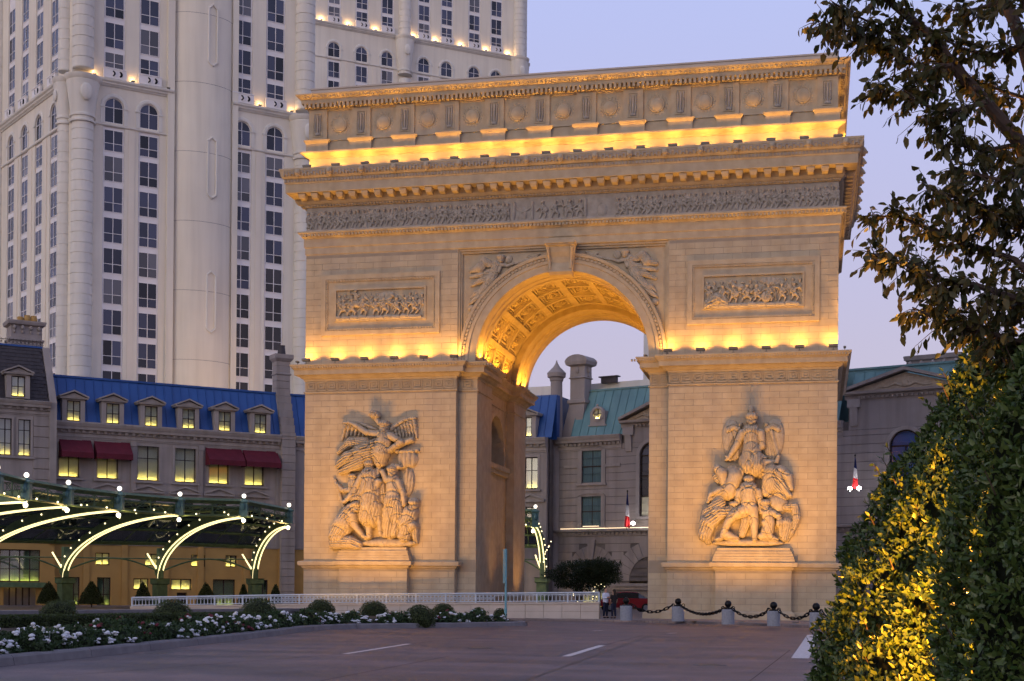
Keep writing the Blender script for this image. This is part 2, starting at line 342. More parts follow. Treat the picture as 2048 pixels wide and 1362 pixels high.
# individual stones: the 300 that show largest as parts, the rest as one
ub = MB(); g = .5
ub.v = []; ub.loft([[(-.5,.02,-.5),(.5,.02,-.5),(.5,.02,.5),(-.5,.02,.5)],[(-.5,-.008,-.5),(.5,-.008,-.5),(.5,-.008,.5),(-.5,-.008,.5)],[(-.494,-.012,-.482),(.494,-.012,-.482),(.494,-.012,.482),(-.494,-.012,.482)]])
ubm = ub.mesh('stone_block'); ubm.materials.append(M['stone_block'])
block_jobs.sort(key=lambda b: -(b[1]-b[0])*(1+.012*(b[0]+15)))
rest = MB()
for k, (a, b, y, z0, z1) in enumerate(block_jobs):
    gp = .010
    if k < 300: obj('stone_block', ubm, None, ARCH, loc=((a+b)/2, y, (z0+z1)/2), scale=(b-a-2*gp, 1, z1-z0-2*gp))
    else:
        a, b, z0, z1 = a+gp, b-gp, z0+gp, z1-gp
        rest.add([(a,y-.014,z0),(b,y-.014,z0),(b,y-.014,z1),(a,y-.014,z1),(a,y+.02,z0),(b,y+.02,z0),(b,y+.02,z1),(a,y+.02,z1)], [(0,1,2,3),(0,4,5,1),(1,5,6,2),(2,6,7,3),(3,7,4,0)])
for s in (-1, 1):
    for x0, x1, y, z0, z1 in ((-AW+.02,-B1-.02,0,.6,2.74),(-AW+.02,-B1-.02,0,3.3,12.84),(-AW+.02,-5.97,0,14.6,20.8),(-B1+.02,-B2-.02,.5,.6,12.84),(-12.66,-8.66,-.5,.62,2.74)):
        x0, x1 = (x0, x1) if s < 0 else (-x1, -x0); obj('mortar_bed', MB().box(x0, x1, y-.004, y+.05, z0, z1), 'mortar', ARCH)
obj('stone_blocks', rest, 'stone_block', ARCH, kind='stuff')
# ---- the storey over the piers, with the arch
ub = MB()
ZT = 21.82
ub.box(-AW, -5.93, 0, AD, SPR, ZT).box(5.93, AW, 0, AD, SPR, ZT).box(-5.93, 5.93, 0, AD, 20.86, ZT)
N = 48
def arcp(r, a): return (-r*math.cos(a), SPR+r*math.sin(a))
for yy, fl in ((.3, 1), (AD-.3, -1)):
    for i in range(N):
        (xa, za), (xb, zb) = arcp(RI, math.pi*i/N), arcp(RI, math.pi*(i+1)/N)
        ub.add([(xa,yy,za),(xb,yy,zb),(xb,yy,20.86),(xa,yy,20.86)], [(0,1,2,3)])
    for s in (-1, 1): ub.add([(s*RI,yy,SPR),(s*5.93,yy,SPR),(s*5.93,yy,20.86),(s*RI,yy,20.86)], [(0,1,2,3)])
obj('upper_wall', ub, 'stone', ARCH)
fm = MB()
for s in (-1, 1):
    a = s*5.93
    fm.box(min(a,a-s*.10), max(a,a-s*.10), .08, .31, SPR, 20.86).box(min(a-s*.1,a-s*.2), max(a-s*.1,a-s*.2), .18, .31, SPR, 20.8)
fm.box(-5.83, 5.83, .08, .31, 20.72, 20.858).box(-5.73, 5.73, .18, .31, 20.6, 20.72)
obj('spandrel_frame', fm, 'stone', ARCH)
ar = [[(*arcp(r, math.pi*i/N)[:1], y, arcp(r, math.pi*i/N)[1]) for r, y in ((4.89,.32),(4.89,-.04),(5.30,-.04),(5.32,-.09),(5.5,-.09),(5.52,-.05),(5.66,-.05),(5.70,-.13),(5.84,-.16),(5.88,-.1),(5.88,.32))] for i in range(N+1)]
obj('archivolt', MB().loft(ar, False, False), 'stone', ARCH)
dn = MB(); nb = 76
for k in range(nb):
    a0, a1 = math.pi*(k+.2)/nb, math.pi*(k+.8)/nb
    q = [arcp(5.53, a0), arcp(5.53, a1), arcp(5.66, a1), arcp(5.66, a0)]; dn.prism(q, -.12, -.04)
obj('archivolt_beading', dn, 'stone', ARCH, kind='stuff')
# ---- barrel vault: front ring, coffered middle, rear ring
def arcband(prof, n=48): return MB().loft([[(arcp(r, math.pi*i/n)[0], y, arcp(r, math.pi*i/n)[1]) for r, y in prof] for i in range(n+1)], False, False)
obj('vault_front_ring', arcband([(4.89,.3),(4.89,1.0),(4.84,1.05),(4.84,1.25),(4.89,1.3),(4.89,1.75),(4.82,1.8),(4.82,1.95),(4.9,2.0),(4.9,2.5),(5.42,2.5)]), 'stone', ARCH)
obj('vault_middle', arcband([(5.42,2.5),(5.42,11.0)]), 'stone', ARCH)
obj('vault_rear_ring', arcband([(5.42,11.0),(4.92,11.0),(4.88,11.05),(4.88,11.6),(4.93,11.65),(4.93,12.3),(4.86,12.35),(4.86,12.55),(4.93,12.6),(4.93,13.3),(4.88,13.35),(4.88,14.7)]), 'stone', ARCH)
rb = MB()
for y0, y1 in ((2.5,3.0),(5.5,5.85),(8.1,8.45),(10.5,11.0)):
    rb.loft([[(arcp(r, math.pi*i/48)[0], y, arcp(r, math.pi*i/48)[1]) for r, y in ((5.42,y0),(5.22,y0+.02),(5.22,y1-.02),(5.42,y1))] for i in range(49)], False, False)
for k in range(10):
    a = math.pi*k/9; da = .035
    pts = [arcp(5.43,a-da), arcp(5.20,a-da), arcp(5.20,a+da), arcp(5.43,a+da)]
    if 0 < k < 9: rb.prism(pts, 2.6, 10.9)
obj('vault_ribs', rb, 'stone', ARCH)
def coffer_mesh(w, l):       # hangs below the crown: frame, sunk field, flower
    m = MB()
    for t, z0 in ((.0,.0),(.16,.05)):
        a, b = w/2-t, l/2-t
        m.box(-a, a, -b, -b+.1, -.13+z0, .05).box(-a, a, b-.1, b, -.13+z0, .05).box(-a, -a+.1, -b+.1, b-.1, -.13+z0, .05).box(a-.1, a, -b+.1, b-.1, -.13+z0, .05)
    for j in range(8):
        an = j*math.pi/4; m.ball((.26*math.cos(an), .3*math.sin(an), -.02), .13, 8, 4, sz=.8)
    m.ball((0,0,-.05), .17, 8, 5)
    return m.mesh('coffer')
cmesh = coffer_mesh(1.4, 1.9); cmesh.materials.append(M['stone'])
for k in range(9):
    a = math.pi*(k+.5)/9; px, pz = arcp(5.36, a)
    for y in (4.25, 6.98, 9.48):
        obj('coffer', cmesh, None, ARCH, loc=(px, y, pz), rot=(0, a-math.pi/2, 0))
# ---- keystone console
prof = [(-.3,19.1),(.1,19.05),(.35,19.05),(.35,20.86),(-.75,20.86),(-.75,20.66),(-.62,20.6),(-.55,20.3),(-.42,20.05),(-.36,19.75),(-.42,19.5),(-.46,19.25)]
b_ = [(-.95 if 0 else -(.62+.2*(z-19.05)/1.8), y, z) for y, z in prof]; t_ = [(-x, y, z) for x, y, z in b_]
ks = MB().frus(b_[::-1], t_[::-1])
ks.box(-.86, .86, -.84, .3, 20.74, 20.90)
for s in (-1, 1):
    ks.tube([(s*.66,-.72,20.55),(s*.63,-.58,20.2),(s*.6,-.43,19.9),(s*.57,-.46,19.4)], .07, 6)
obj('keystone', ks, 'stone', ARCH)
# ---- architrave, frieze, main cornice, attic
FULL = rect(-AW, AW, 0, AD)
obj('architrave', ringloft(FULL, [(.0,20.84),(.05,20.88),(.05,21.24),(.09,21.27),(.11,21.30),(.11,21.76),(.15,21.79),(.22,21.86),(.24,21.92),(.36,22.02),(.40,22.06),(.40,22.14),(.02,22.18)]), 'stone', ARCH)
eg = MB()
for k in range(150):
    x = -15.2+k*.2035; eg.box(x, x+.12, -.36, -.2, 21.86, 21.99)
for k in range(72): eg.box(15.2, 15.36, -.2+k*.2035, -.08+k*.2035, 21.86, 21.99)
obj('architrave_beading', eg, 'stone', ARCH, kind='stuff')
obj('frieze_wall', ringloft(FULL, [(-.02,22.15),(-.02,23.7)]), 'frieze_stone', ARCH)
obj('main_cornice', ringloft(FULL, [(0,23.58),(.07,23.6),(.09,23.7),(.15,23.73),(.24,23.82),(.28,23.9),(.30,24.2),(.92,24.23),(.94,24.26),(.94,24.72),(.97,24.75),(1.0,24.8),(1.0,24.98),(1.04,25.0),(1.1,25.06),(1.14,25.12),(1.22,25.44),(1.24,25.46),(1.24,25.56),(0,25.62)]), 'stone', ARCH)
mm = MB().loft([[(-.2,-.86,.0),(.2,-.86,0),(.2,-.28,0),(-.2,-.28,0)],[(-.2,-.84,-.10),(.2,-.84,-.10),(.2,-.28,-.10),(-.2,-.28,-.10)],[(-.15,-.74,-.26),(.15,-.74,-.26),(.15,-.28,-.3),(-.15,-.28,-.3)]])
mmm = mm.mesh('modillion'); mmm.materials.append(M['stone'])
for k in range(41): obj('modillion', mmm, None, ARCH, loc=(-15+.0+k*.75, 0, 24.20))
for s in (-1, 1):
    for k in range(19): obj('modillion', mmm, None, ARCH, loc=(s*AW, .55+k*.75, 24.20), rz=s*R(90))
tb = MB()
for k in range(170):
    x = -15.95+k*.1885; tb.box(x, x+.1, -1.06, -.98, 24.82, 24.96)
    if abs(x) < 15: tb.box(x, x+.07, -.20, -.08, 23.62, 23.69)
    tb.box(x, x+.05, -1.25, -1.05, 25.12, 25.40)
    if k % 2 == 0: tb.box(x+.06, x+.2, -1.245, -1.05, 25.22, 25.28)
    else: tb.box(x+.06, x+.2, -1.245, -1.05, 25.33, 25.38)
for k in range(84):
    y = -.95+k*.1885; tb.box(15.98, 16.06, y, y+.1, 24.82, 24.96); tb.box(16.05, 16.25, y, y+.05, 25.12, 25.40)
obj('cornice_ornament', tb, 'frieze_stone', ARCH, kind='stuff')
lh = MB().ball((0,-.06,0), .17, 10, 7, sz=1.1).ball((0,-.2,-.05), .085, 8, 5).ball((-.1,-.08,.14), .06, 6, 4).ball((.1,-.08,.14), .06, 6, 4).ball((0,-.05,-.16), .11, 8, 5)
lhm = lh.mesh('lion_head', True); lhm.materials.append(M['stone'])
for k in range(17): obj('lion_head', lhm, None, ARCH, loc=(-15.1+k*1.9, -1.22, 25.28))
for k in range(8): obj('lion_head', lhm, None, ARCH, loc=(16.22, .6+k*1.9, 25.28), rz=R(90))
ATT = rect(-14.9, 14.9, .1, AD-.1)
obj('attic_wall', ringloft(ATT, [(0,25.55),(0,26.42),(.06,26.46),(.12,26.52),(.36,26.64),(.42,26.68),(.42,26.76),(.10,26.80),(.10,27.36),(.16,27.40),(.02,27.46),(0,27.5),(0,29.2)]), 'stone', ARCH)
obj('attic_cornice', ringloft(ATT, [(.0,29.15),(.08,29.2),(.08,29.26),(.16,29.3),(.16,29.48),(.36,29.51),(.38,29.54),(.38,29.73),(.42,29.76),(.48,29.8),(.64,29.94),(.66,30.0),(0,30.04)]), 'stone', ARCH)
obj('attic_coping', ringloft(rect(-14.85,14.85,.25,AD-.25), [(0,30.0),(0,30.45),(.06,30.48),(.06,30.56)]), 'wall_cream', ARCH)
ad = MB()
for k in range(118):
    x = -15.1+k*.2567; ad.box(x, x+.14, -.32, -.05, 29.27, 29.50)
    ad.ball((x+.07,-.42,29.85), .085, 6, 4, sy=.8)
for k in range(56):
    y = -.1+k*.2567; ad.box(15.05, 15.28, y, y+.15, 29.29, 29.49); ad.ball((15.42,y+.07,29.85), .085, 6, 4)
obj('attic_ornament', ad, 'stone', ARCH, kind='stuff')
# pilasters with a palm-and-sword panel, pedestals, and wreathed discs between
PX = [-14.35+k*(28.7/11) for k in range(12)]
pil = MB().box(-.55, .55, -.02, .12, 27.46, 29.2).box(-.30, -.24, -.06, 0, 27.66, 29.02).box(.24, .30, -.06, 0, 27.66, 29.02).box(-.24, .24, -.06, 0, 28.96, 29.02).box(-.24, .24, -.06, 0, 27.66, 27.72)
pilm = pil.mesh('attic_pilaster'); pilm.materials.append(M['stone'])
orn = MB().frus([(-.05,-.02,27.85),(.05,-.02,27.85),(.07,-.02,28.85),(-.07,-.02,28.85)], [(-.03,-.1,27.85),(.03,-.1,27.85),(.04,-.1,28.85),(-.04,-.1,28.85)])
for s in (-1, 1):
    orn.tube([(s*.1,-.04,27.78),(s*.15,-.06,28.1),(s*.14,-.06,28.5),(s*.17,-.05,28.9)], .035, 5)
    for j in range(6): orn.tube([(s*.14,-.05,27.95+j*.15),(s*.21,-.05,28.05+j*.15)], .025, 4)
orn.ball((0,-.04,27.8), .1, 8, 5, sx=1.8)
ornm = orn.mesh('sword_ornament'); ornm.materials.append(M['frieze_stone'])
ped = MB().loft([[(x,y,z) for x, y in rect(-.64-o,.64+o,-.16-o,.1)] for o, z in ((.02,26.80),(.02,27.22),(.05,27.26),(.12,27.36),(.14,27.42),(.0,27.47))])
pedm = ped.mesh('pilaster_pedestal'); pedm.materials.append(M['stone'])
disc = MB()
disc.loft([[(r*math.cos(2*math.pi*i/24), y, r*math.sin(2*math.pi*i/24)) for i in range(24)] for r, y in ((.44,.1),(.44,-.05),(.40,-.09),(.36,-.07),(.30,-.12),(.1,-.15))][::-1])
for i in range(18):
    a = 2*math.pi*i/18; disc.ball((.53*math.cos(a),.04,.53*math.sin(a)), .085, 6, 4, sy=.9)
discm = disc.mesh('wreath_disc', True); discm.materials.append(M['stone'])
for k, x in enumerate(PX):
    o = obj('attic_pilaster', pilm, None, ARCH, loc=(x, 0, 0)); obj('sword_ornament', ornm, None, o, loc=(0, 0, 0))
    obj('pilaster_pedestal', pedm, None, ARCH, loc=(x, 0, 0))
    if k < 11: obj('wreath_disc', discm, None, ARCH, loc=(x+28.7/22, .1, 28.32))
# ---- framed battle panels
for s in (-1, 1):
    c = s*10.5; f = MB(); x0, x1, z0, z1 = c-3.52, c+3.52, 16.15, 19.62
    def fr(a, y0, t): f.box(x0+a,x1-a,y0,.01,z0+a,z0+a+t).box(x0+a,x1-a,y0,.01,z1-a-t,z1-a).box(x0+a,x0+a+t,y0,.01,z0+a+t,z1-a-t).box(x1-a-t,x1-a,y0,.01,z0+a+t,z1-a-t)
    fr(0, -.13, .26); fr(.26, -.09, .14); fr(.40, -.05, .4); fr(.8, -.14, .1); f.box(x0+.9,x1-.9,-.022,.01,z0+.9,z1-.9)
    obj('panel_frame', f, 'stone', ARCH)
    bd = MB()
    for k in range(38):
        for zz in (z0+.29, z1-.37): bd.box(x0+.32+k*.168, x0+.32+k*.168+.1, -.14, -.08, zz, zz+.08)
    for k in range(18):
        for xx in (x0+.29, x1-.37): bd.box(xx, xx+.08, -.14, -.08, z0+.42+k*.15, z0+.42+k*.15+.09)
    obj('panel_beading', bd, 'stone', ARCH, kind='stuff')
# ================================================================== carved figures: stone relief grown from limbs, heads, wings and cloth
class Carve:
    def __init__(s, x0, x1, y0, y1, g=3.):
        s.xs = np.arange(x0, x1+g, g); s.ys = np.arange(y0, y1+g, g)
        s.X, s.Y = np.meshgrid(s.xs, s.ys); s.h = np.zeros_like(s.X)
    def put(s, hp, mask, k=0):
        hp = np.where(mask, hp, 0); s.h = np.maximum(s.h, hp)
    def groove(s, e, r, d):       # a cut line just outside each new form
        k = np.clip((1.30-e)/.30, 0, 1)*(e >= 1); s.h = np.where((k > 0) & (s.h > d*.6+1), np.maximum(s.h-k*min(.42*r if np.isscalar(r) else 7., 9.), 1.2), s.h)
    def limb(s, pts, d=0, fold=None, sq=1.):        # pts (x, y, r) chain of tapered capsules
        for (xa, ya, ra), (xb, yb, rb) in zip(pts, pts[1:]):
            dx, dy = xb-xa, yb-ya; L = dx*dx+dy*dy+1e-6
            t = np.clip(((s.X-xa)*dx+(s.Y-ya)*dy)/L, 0, 1)
            px, py = s.X-(xa+t*dx), s.Y-(ya+t*dy); r = ra+(rb-ra)*t; q = px*px+py*py
            m = q < r*r; hp = d+sq*np.sqrt(np.maximum(r*r-q, 0)); s.groove(np.sqrt(q)/r, r, d)
            if fold:
                am, fr = fold; l = math.sqrt(L); c = (px*dy-py*dx)/l
                hp = hp+am*np.abs(np.sin(c*fr+.03*t*l))*np.clip((r*r-q)/(r*r)*4, 0, 1)
            s.put(hp, m)
        return s
    def egg(s, x, y, rx, ry, d=0, ang=0, hh=None, fold=None, frange=0):
        a = math.radians(ang); c, n = math.cos(a), math.sin(a)
        U = ((s.X-x)*c+(s.Y-y)*n)/rx; V = (-(s.X-x)*n+(s.Y-y)*c)/ry; q = U*U+V*V; m = q < 1
        s.groove(np.sqrt(q), min(rx, ry), d)
        hh = hh or min(rx, ry); hp = d+hh*np.sqrt(np.maximum(1-q, 0))
        if fold: hp = hp+fold[0]*np.abs(np.sin((V if frange else U)*fold[1]))*np.clip((1-q)*4, 0, 1)
        s.put(hp, m); return s
    def head(s, x, y, r, d=0, turn=0, hair=1):
        s.egg(x, y, r*.82, r, d, 0, r*.9)
        s.egg(x+turn*r*.45, y+r*.1, r*.16, r*.32, d+r*.62, 0, r*.38)
        s.egg(x, y-r*.45, r*.95, r*.62, d, 0, r*1.0, fold=(r*.14, 7) if hair else None)
        s.egg(x+turn*r*.3, y+r*.62, r*.4, r*.3, d, 0, r*.95); return s
    def wing(s, x0, y0, x1, y1, wd, d=0, n=7):          # fan of long feathers from a shoulder
        for k in range(n):
            f = k/(n-1)-.5; dx, dy = x1-x0, y1-y0; L = math.hypot(dx, dy); nx, ny = -dy/L, dx/L
            ex, ey = x1+nx*wd*f*1.5, y1+ny*wd*f*1.5
            l = 1-abs(f)*.5
            s.limb([(x0+nx*wd*f*.3, y0+ny*wd*f*.3, wd*.10), (x0+(ex-x0)*l*.6, y0+(ey-y0)*l*.6, wd*.13), (x0+(ex-x0)*l, y0+(ey-y0)*l, wd*.06)], d+(k % 2)*wd*.05)
        return s
    def feathered(s, x0, y0, x1, y1, dx, dy, n, r, d=0):     # leading edge with two rows of hanging feathers
        for row, (ln, rr, dd) in enumerate(((1., r, 0), (.55, r*1.05, r*.45))):
            for k in range(n):
                t = (k+.5)/n; bx, by = x0+(x1-x0)*t, y0+(y1-y0)*t-18*math.sin(math.pi*t); l = ln*(.55+.5*t)
                s.limb([(bx,by,rr*.8),(bx+dx*l*.6,by+dy*l*.6,rr),(bx+dx*l,by+dy*l,rr*.45)], d+dd+(k % 2)*2)
        s.limb([(x0+(x1-x0)*t, y0+(y1-y0)*t-18*math.sin(math.pi*t), r*1.3*(1-.4*t)) for t in (0,.2,.4,.6,.8,1)], d+r*.9); return s
    def mesh(s, fx, fz, sc, y0, noise=.6, gain=1.):
        h = s.h.copy(); m = h > .4
        h += noise*np.sin(s.X*.55+np.sin(s.Y*.3)*2)*np.sin(s.Y*.5+1)*m
        n, k = s.X.shape; V = np.stack([fx(s.X), y0-np.where(m, h, -.5)*sc*gain, fz(s.Y)], -1).reshape(-1, 3)
        idx = np.arange(n*k).reshape(n, k); a, b, c, d = idx[:-1,:-1], idx[:-1,1:], idx[1:,1:], idx[1:,:-1]
        mk = m[:-1,:-1] | m[:-1,1:] | m[1:,1:] | m[1:,:-1]
        F = np.stack([d[mk], c[mk], b[mk], a[mk]], -1)
        used = np.unique(F); mp = np.zeros(n*k, np.int64); mp[used] = np.arange(len(used))
        return npmesh('relief', V[used], mp[F], True)
# ---- left pier group: a winged caller above a knot of warriors
c = Carve(260, 780, 150, 930, 1.9)
c.feathered(545, 285, 352, 232, -24, 92, 9, 10, 4); c.feathered(605, 278, 738, 212, 16, 104, 8, 10, 4)
c.limb([(560,360,52),(470,395,50),(380,425,40),(320,465,16)], 8, (9,.22)); c.limb([(540,400,44),(440,450,40),(335,500,14)], 12, (8,.25)); c.limb([(470,345,34),(390,340,30),(320,395,10)], 4, (7,.28))
c.limb([(575,300,36),(578,340,40),(562,400,44),(555,450,30)], 24, (3,.3)); c.limb([(548,300,20),(480,288,17),(425,250,13),(385,232,9)], 26)
c.limb([(610,308,19),(672,345,17),(604,388,13),(575,395,8)], 34); c.limb([(720,330,15),(660,352,14)], 14)
c.head(577, 258, 30, 30, .5); c.egg(520, 192, 30, 24, 18, 20, fold=(6,6)); c.limb([(520,200,14),(545,240,12)], 16)
c.limb([(640,392,9),(752,388,9)], 14); c.egg(695, 432, 58, 54, 0, 0, 18, (7,7))
c.egg(700, 560, 34, 76, 2, 6, 16, (5,5)); c.limb([(700,490,6),(690,660,5)], 18)
c.head(405, 535, 26, 12, .5); c.limb([(405,560,30),(430,640,46)], 2, (5,.3)); c.limb([(395,600,17),(345,595,14),(312,560,9)], 12)
c.limb([(303,540,8),(330,620,8),(358,700,8)], 8)
c.limb([(500,520,48),(508,590,54),(512,680,60),(505,745,58)], 18, (7,.2)); c.limb([(470,560,26),(440,660,30),(455,750,20)], 10, (6,.25)); c.limb([(560,560,24),(580,650,26),(588,730,14)], 10, (6,.25))
c.limb([(455,530,20),(420,600,17),(372,655,12)], 24); c.egg(362, 660, 15, 11, 22); c.limb([(540,520,18),(552,470,15),(528,430,11)], 22); c.limb([(555,555,17),(540,590,14)], 46)
c.limb([(492,735,22),(498,795,18),(500,850,13),(480,862,9)], 26); c.limb([(552,690,26),(560,760,20),(566,835,13),(585,850,9)], 30)
c.head(500, 472, 29, 30, .2); c.egg(500, 448, 26, 20, 28, 0, 26)
c.limb([(622,545,36),(630,600,40),(628,650,44)], 20); c.limb([(630,660,50),(620,740,46),(612,830,34)], 16, (7,.24)); c.limb([(650,690,34),(660,760,30),(640,830,24)], 24, (6,.28))
c.limb([(655,555,18),(682,615,15),(690,680,12)], 30); c.limb([(592,545,18),(570,500,14)], 26); c.head(622, 500, 29, 28, .4); c.egg(640, 472, 34, 14, 22, 10, fold=(4,8))
c.limb([(395,720,44),(360,780,56),(330,850,52),(300,900,24)], 12, (8,.2)); c.limb([(410,735,26),(425,790,20),(470,845,12)], 34); c.egg(475, 850, 16, 10, 34); c.limb([(320,885,34),(400,880,36),(440,895,26)], 24, (6,.25)); c.head(432, 690, 30, 30, .7, 1); c.limb([(395,690,16),(445,665,10)], 34)
c.limb([(720,720,40),(705,780,44),(690,850,34)], 14, (5,.26)); c.limb([(735,790,26),(700,815,24),(670,850,16)], 30); c.limb([(740,800,24),(748,880,12)], 10, (5,.3)); c.head(738, 680, 29, 26, -.6); c.egg(738, 660, 28, 20, 24)
c.egg(600, 885, 150, 26, 6, 0, 24, (4,9)); c.egg(360, 905, 90, 18, 4, 0, 20, (4,6)); c.limb([(285,905,12),(300,860,8)], 6)
fx = lambda X: -13.58+((560+X/2.724)-655)*.02984; fz = lambda Y: 11.79-((760+Y/2.724)-822)*.0288
obj('carved_group', c.mesh(fx, fz, .0108, -.02, .7, 1.3), 'relief_stone', ARCH, label='high relief of a winged figure calling above warriors')
# ---- right pier group: a winged figure over a youth, horses and family
c = Carve(310, 840, 180, 920, 1.9)
for sx, xx in ((-1, 490), (1, 694)):
    c.egg(xx, 375, 58, 116, 2, 8*sx, 20)
    for k in range(9): c.limb([(xx-sx*20+sx*4*k-16*sx, 285+k*5, 11), (xx-34+k*8.5, 470-abs(k-4)*4, 7)], 12+(k % 2)*4)
    for k in range(6): c.egg(xx-30+k*12, 300+abs(k-2.5)*6, 11, 16, 18)
c.limb([(582,330,46),(584,380,42),(586,440,52),(592,500,66)], 20, (6,.24)); c.limb([(560,480,44),(545,540,30)], 8, (6,.3)); c.limb([(625,480,44),(645,545,28)], 8, (6,.3))
c.limb([(536,335,22),(508,395,18),(470,455,12)], 26); c.egg(462, 462, 22, 9, 24, 40); c.egg(462, 462, 22, 9, 24, -40); c.limb([(632,335,22),(640,400,18),(598,440,13)], 30); c.head(584, 264, 34, 32, 0, 1); c.egg(580, 212, 14, 24, 20, 0, fold=(4,5))
c.egg(492, 560, 58, 64, 2, 0, 34, (4,7)); c.limb([(500,560,52),(470,630,56)], 8); c.limb([(410,520,24),(432,545,30),(440,600,17)], 34); c.egg(402, 570, 34, 14, 12, 60, fold=(5,8)); c.limb([(470,640,38),(420,632,22),(372,650,14),(360,690,10)], 22); c.limb([(440,660,24),(380,680,14)], 12)
c.limb([(690,540,46),(680,590,42),(668,640,34)], 16, (4,.3)); c.limb([(655,520,20),(655,488,17),(715,486,13),(725,455,9)], 24); c.limb([(725,555,24),(750,610,20),(785,660,12)], 26); c.limb([(735,530,30),(775,560,26),(792,622,15)], 18); c.egg(750, 525, 42, 18, 10, 30, fold=(5,9)); c.limb([(700,610,40),(760,660,26)], 6, (6,.3))
c.egg(715, 705, 62, 56, 2, 0, 38); c.limb([(770,720,18),(812,715,20),(822,780,22),(795,850,16),(775,895,6)], 4, (6,.35))
c.limb([(572,630,50),(572,670,46),(574,715,42)], 28, (2.5,.2)); c.limb([(524,640,20),(514,690,17),(520,730,13)], 34); c.limb([(622,640,20),(634,690,17),(640,745,13)], 34); c.head(573, 588, 31, 36, .1, 1); c.egg(574, 515, 16, 30, 2)
c.limb([(560,735,36),(500,758,28),(470,790,22),(432,880,13),(405,890,9)], 38); c.limb([(592,730,32),(602,800,24),(606,885,14)], 38); c.limb([(560,790,30),(540,860,20)], 12, (6,.3))
c.head(496, 715, 27, 22, .4); c.limb([(470,740,30),(410,750,44),(360,800,46),(345,860,40),(362,900,16)], 6, (9,.2)); c.limb([(420,700,36),(350,745,26),(325,800,12)], 4, (8,.25)); c.limb([(450,860,28),(510,885,18)], 22)
c.limb([(672,750,34),(680,800,32),(670,850,34)], 20, (3,.2)); c.head(660, 708, 28, 26, -.3); c.limb([(700,750,17),(735,775,13)], 30); c.limb([(640,870,20),(700,880,16),(722,888,9)], 26); c.egg(735, 800, 20, 30, 26); c.head(728, 770, 17, 30, -.3); c.limb([(740,825,12),(742,868,8)], 24); c.limb([(655,800,16),(690,870,12)], 34)
c.egg(570, 905, 190, 20, 6, 0, 22, (4,11)); c.limb([(770,800,30),(760,880,20)], 4, (6,.3))
fx = lambda X: 7.8+((1280+X/2.619)-1402)*.0267; fz = lambda Y: 11.59-((740+Y/2.619)-815)*.02708
obj('carved_group', c.mesh(fx, fz, .0102, -.02, .7, 1.3), 'relief_stone', ARCH, label='high relief of a winged figure over a youth and horses')
# ---- generic crowd for the battle panels and the procession frieze
def soldier(c, x, y, s, rg, d=4, run=None):
    run = rg.uniform(-1, 1) if run is None else run; j = lambda a: rg.uniform(-a, a)*s
    c.limb([(x,y-s*.62,s*.13),(x+run*s*.06,y-s*.42,s*.16),(x+run*s*.02,y-s*.22,s*.13)], d, (s*.02,.5/s*12))
    c.limb([(x-s*.06,y-s*.25,s*.1),(x-s*(.14+.1*run),y-s*.02,s*.07),(x-s*(.2+.14*abs(run)),y+s*.24,s*.045)], d)
    c.limb([(x+s*.06,y-s*.25,s*.1),(x+s*(.2+.1*abs(run)),y-s*.04,s*.07),(x+s*(.16+.08*run),y+s*.24,s*.045)], d+s*.04)
    ax = rg.choice([-1, 1]); ay = rg.uniform(-.95, -.35)
    c.limb([(x+ax*s*.12,y-s*.58,s*.065),(x+ax*s*.28,y+s*(ay*.5-.25),s*.055),(x+ax*s*.42,y+s*ay*.8,s*.04)], d+s*.06)
    c.limb([(x-ax*s*.12,y-s*.58,s*.065),(x-ax*s*.22,y-s*.38,s*.055),(x-ax*s*.08,y-s*.3,s*.04)], d+s*.1)
    c.head(x+run*s*.05, y-s*.82, s*.12, d+s*.05, rg.choice([-.5,.5]))
    k = rg.random()
    if k < .35: c.limb([(x+ax*s*.5,y-s*.95,s*.025),(x+ax*s*.36,y+s*.1,s*.025)], d+s*.06)
    elif k < .6: c.egg(x-ax*s*.2, y-s*.35, s*.17, s*.2, d+s*.08, 0, s*.07)
def horse(c, x, y, s, sg, d=3):
    c.egg(x, y-s*.35, s*.42, s*.2, d, 0, s*.2); c.limb([(x+sg*s*.3,y-s*.4,s*.16),(x+sg*s*.5,y-s*.72,s*.1)], d+2); c.limb([(x+sg*s*.5,y-s*.74,s*.1),(x+sg*s*.7,y-s*.58,s*.055)], d+4)
    c.limb([(x+sg*s*.3,y-s*.28,s*.1),(x+sg*s*.55,y-s*.2,s*.06),(x+sg*s*.5,y+s*.05,s*.04)], d+3); c.limb([(x+sg*s*.2,y-s*.25,s*.09),(x+sg*s*.3,y+s*.22,s*.04)], d)
    c.limb([(x-sg*s*.32,y-s*.3,s*.13),(x-sg*s*.45,y-s*.05,s*.07),(x-sg*s*.36,y+s*.22,s*.04)], d+2); c.limb([(x-sg*s*.2,y-s*.25,s*.1),(x-sg*s*.2,y+s*.22,s*.04)], d)
    c.limb([(x-sg*s*.42,y-s*.42,s*.07),(x-sg*s*.6,y-s*.2,s*.05)], d)
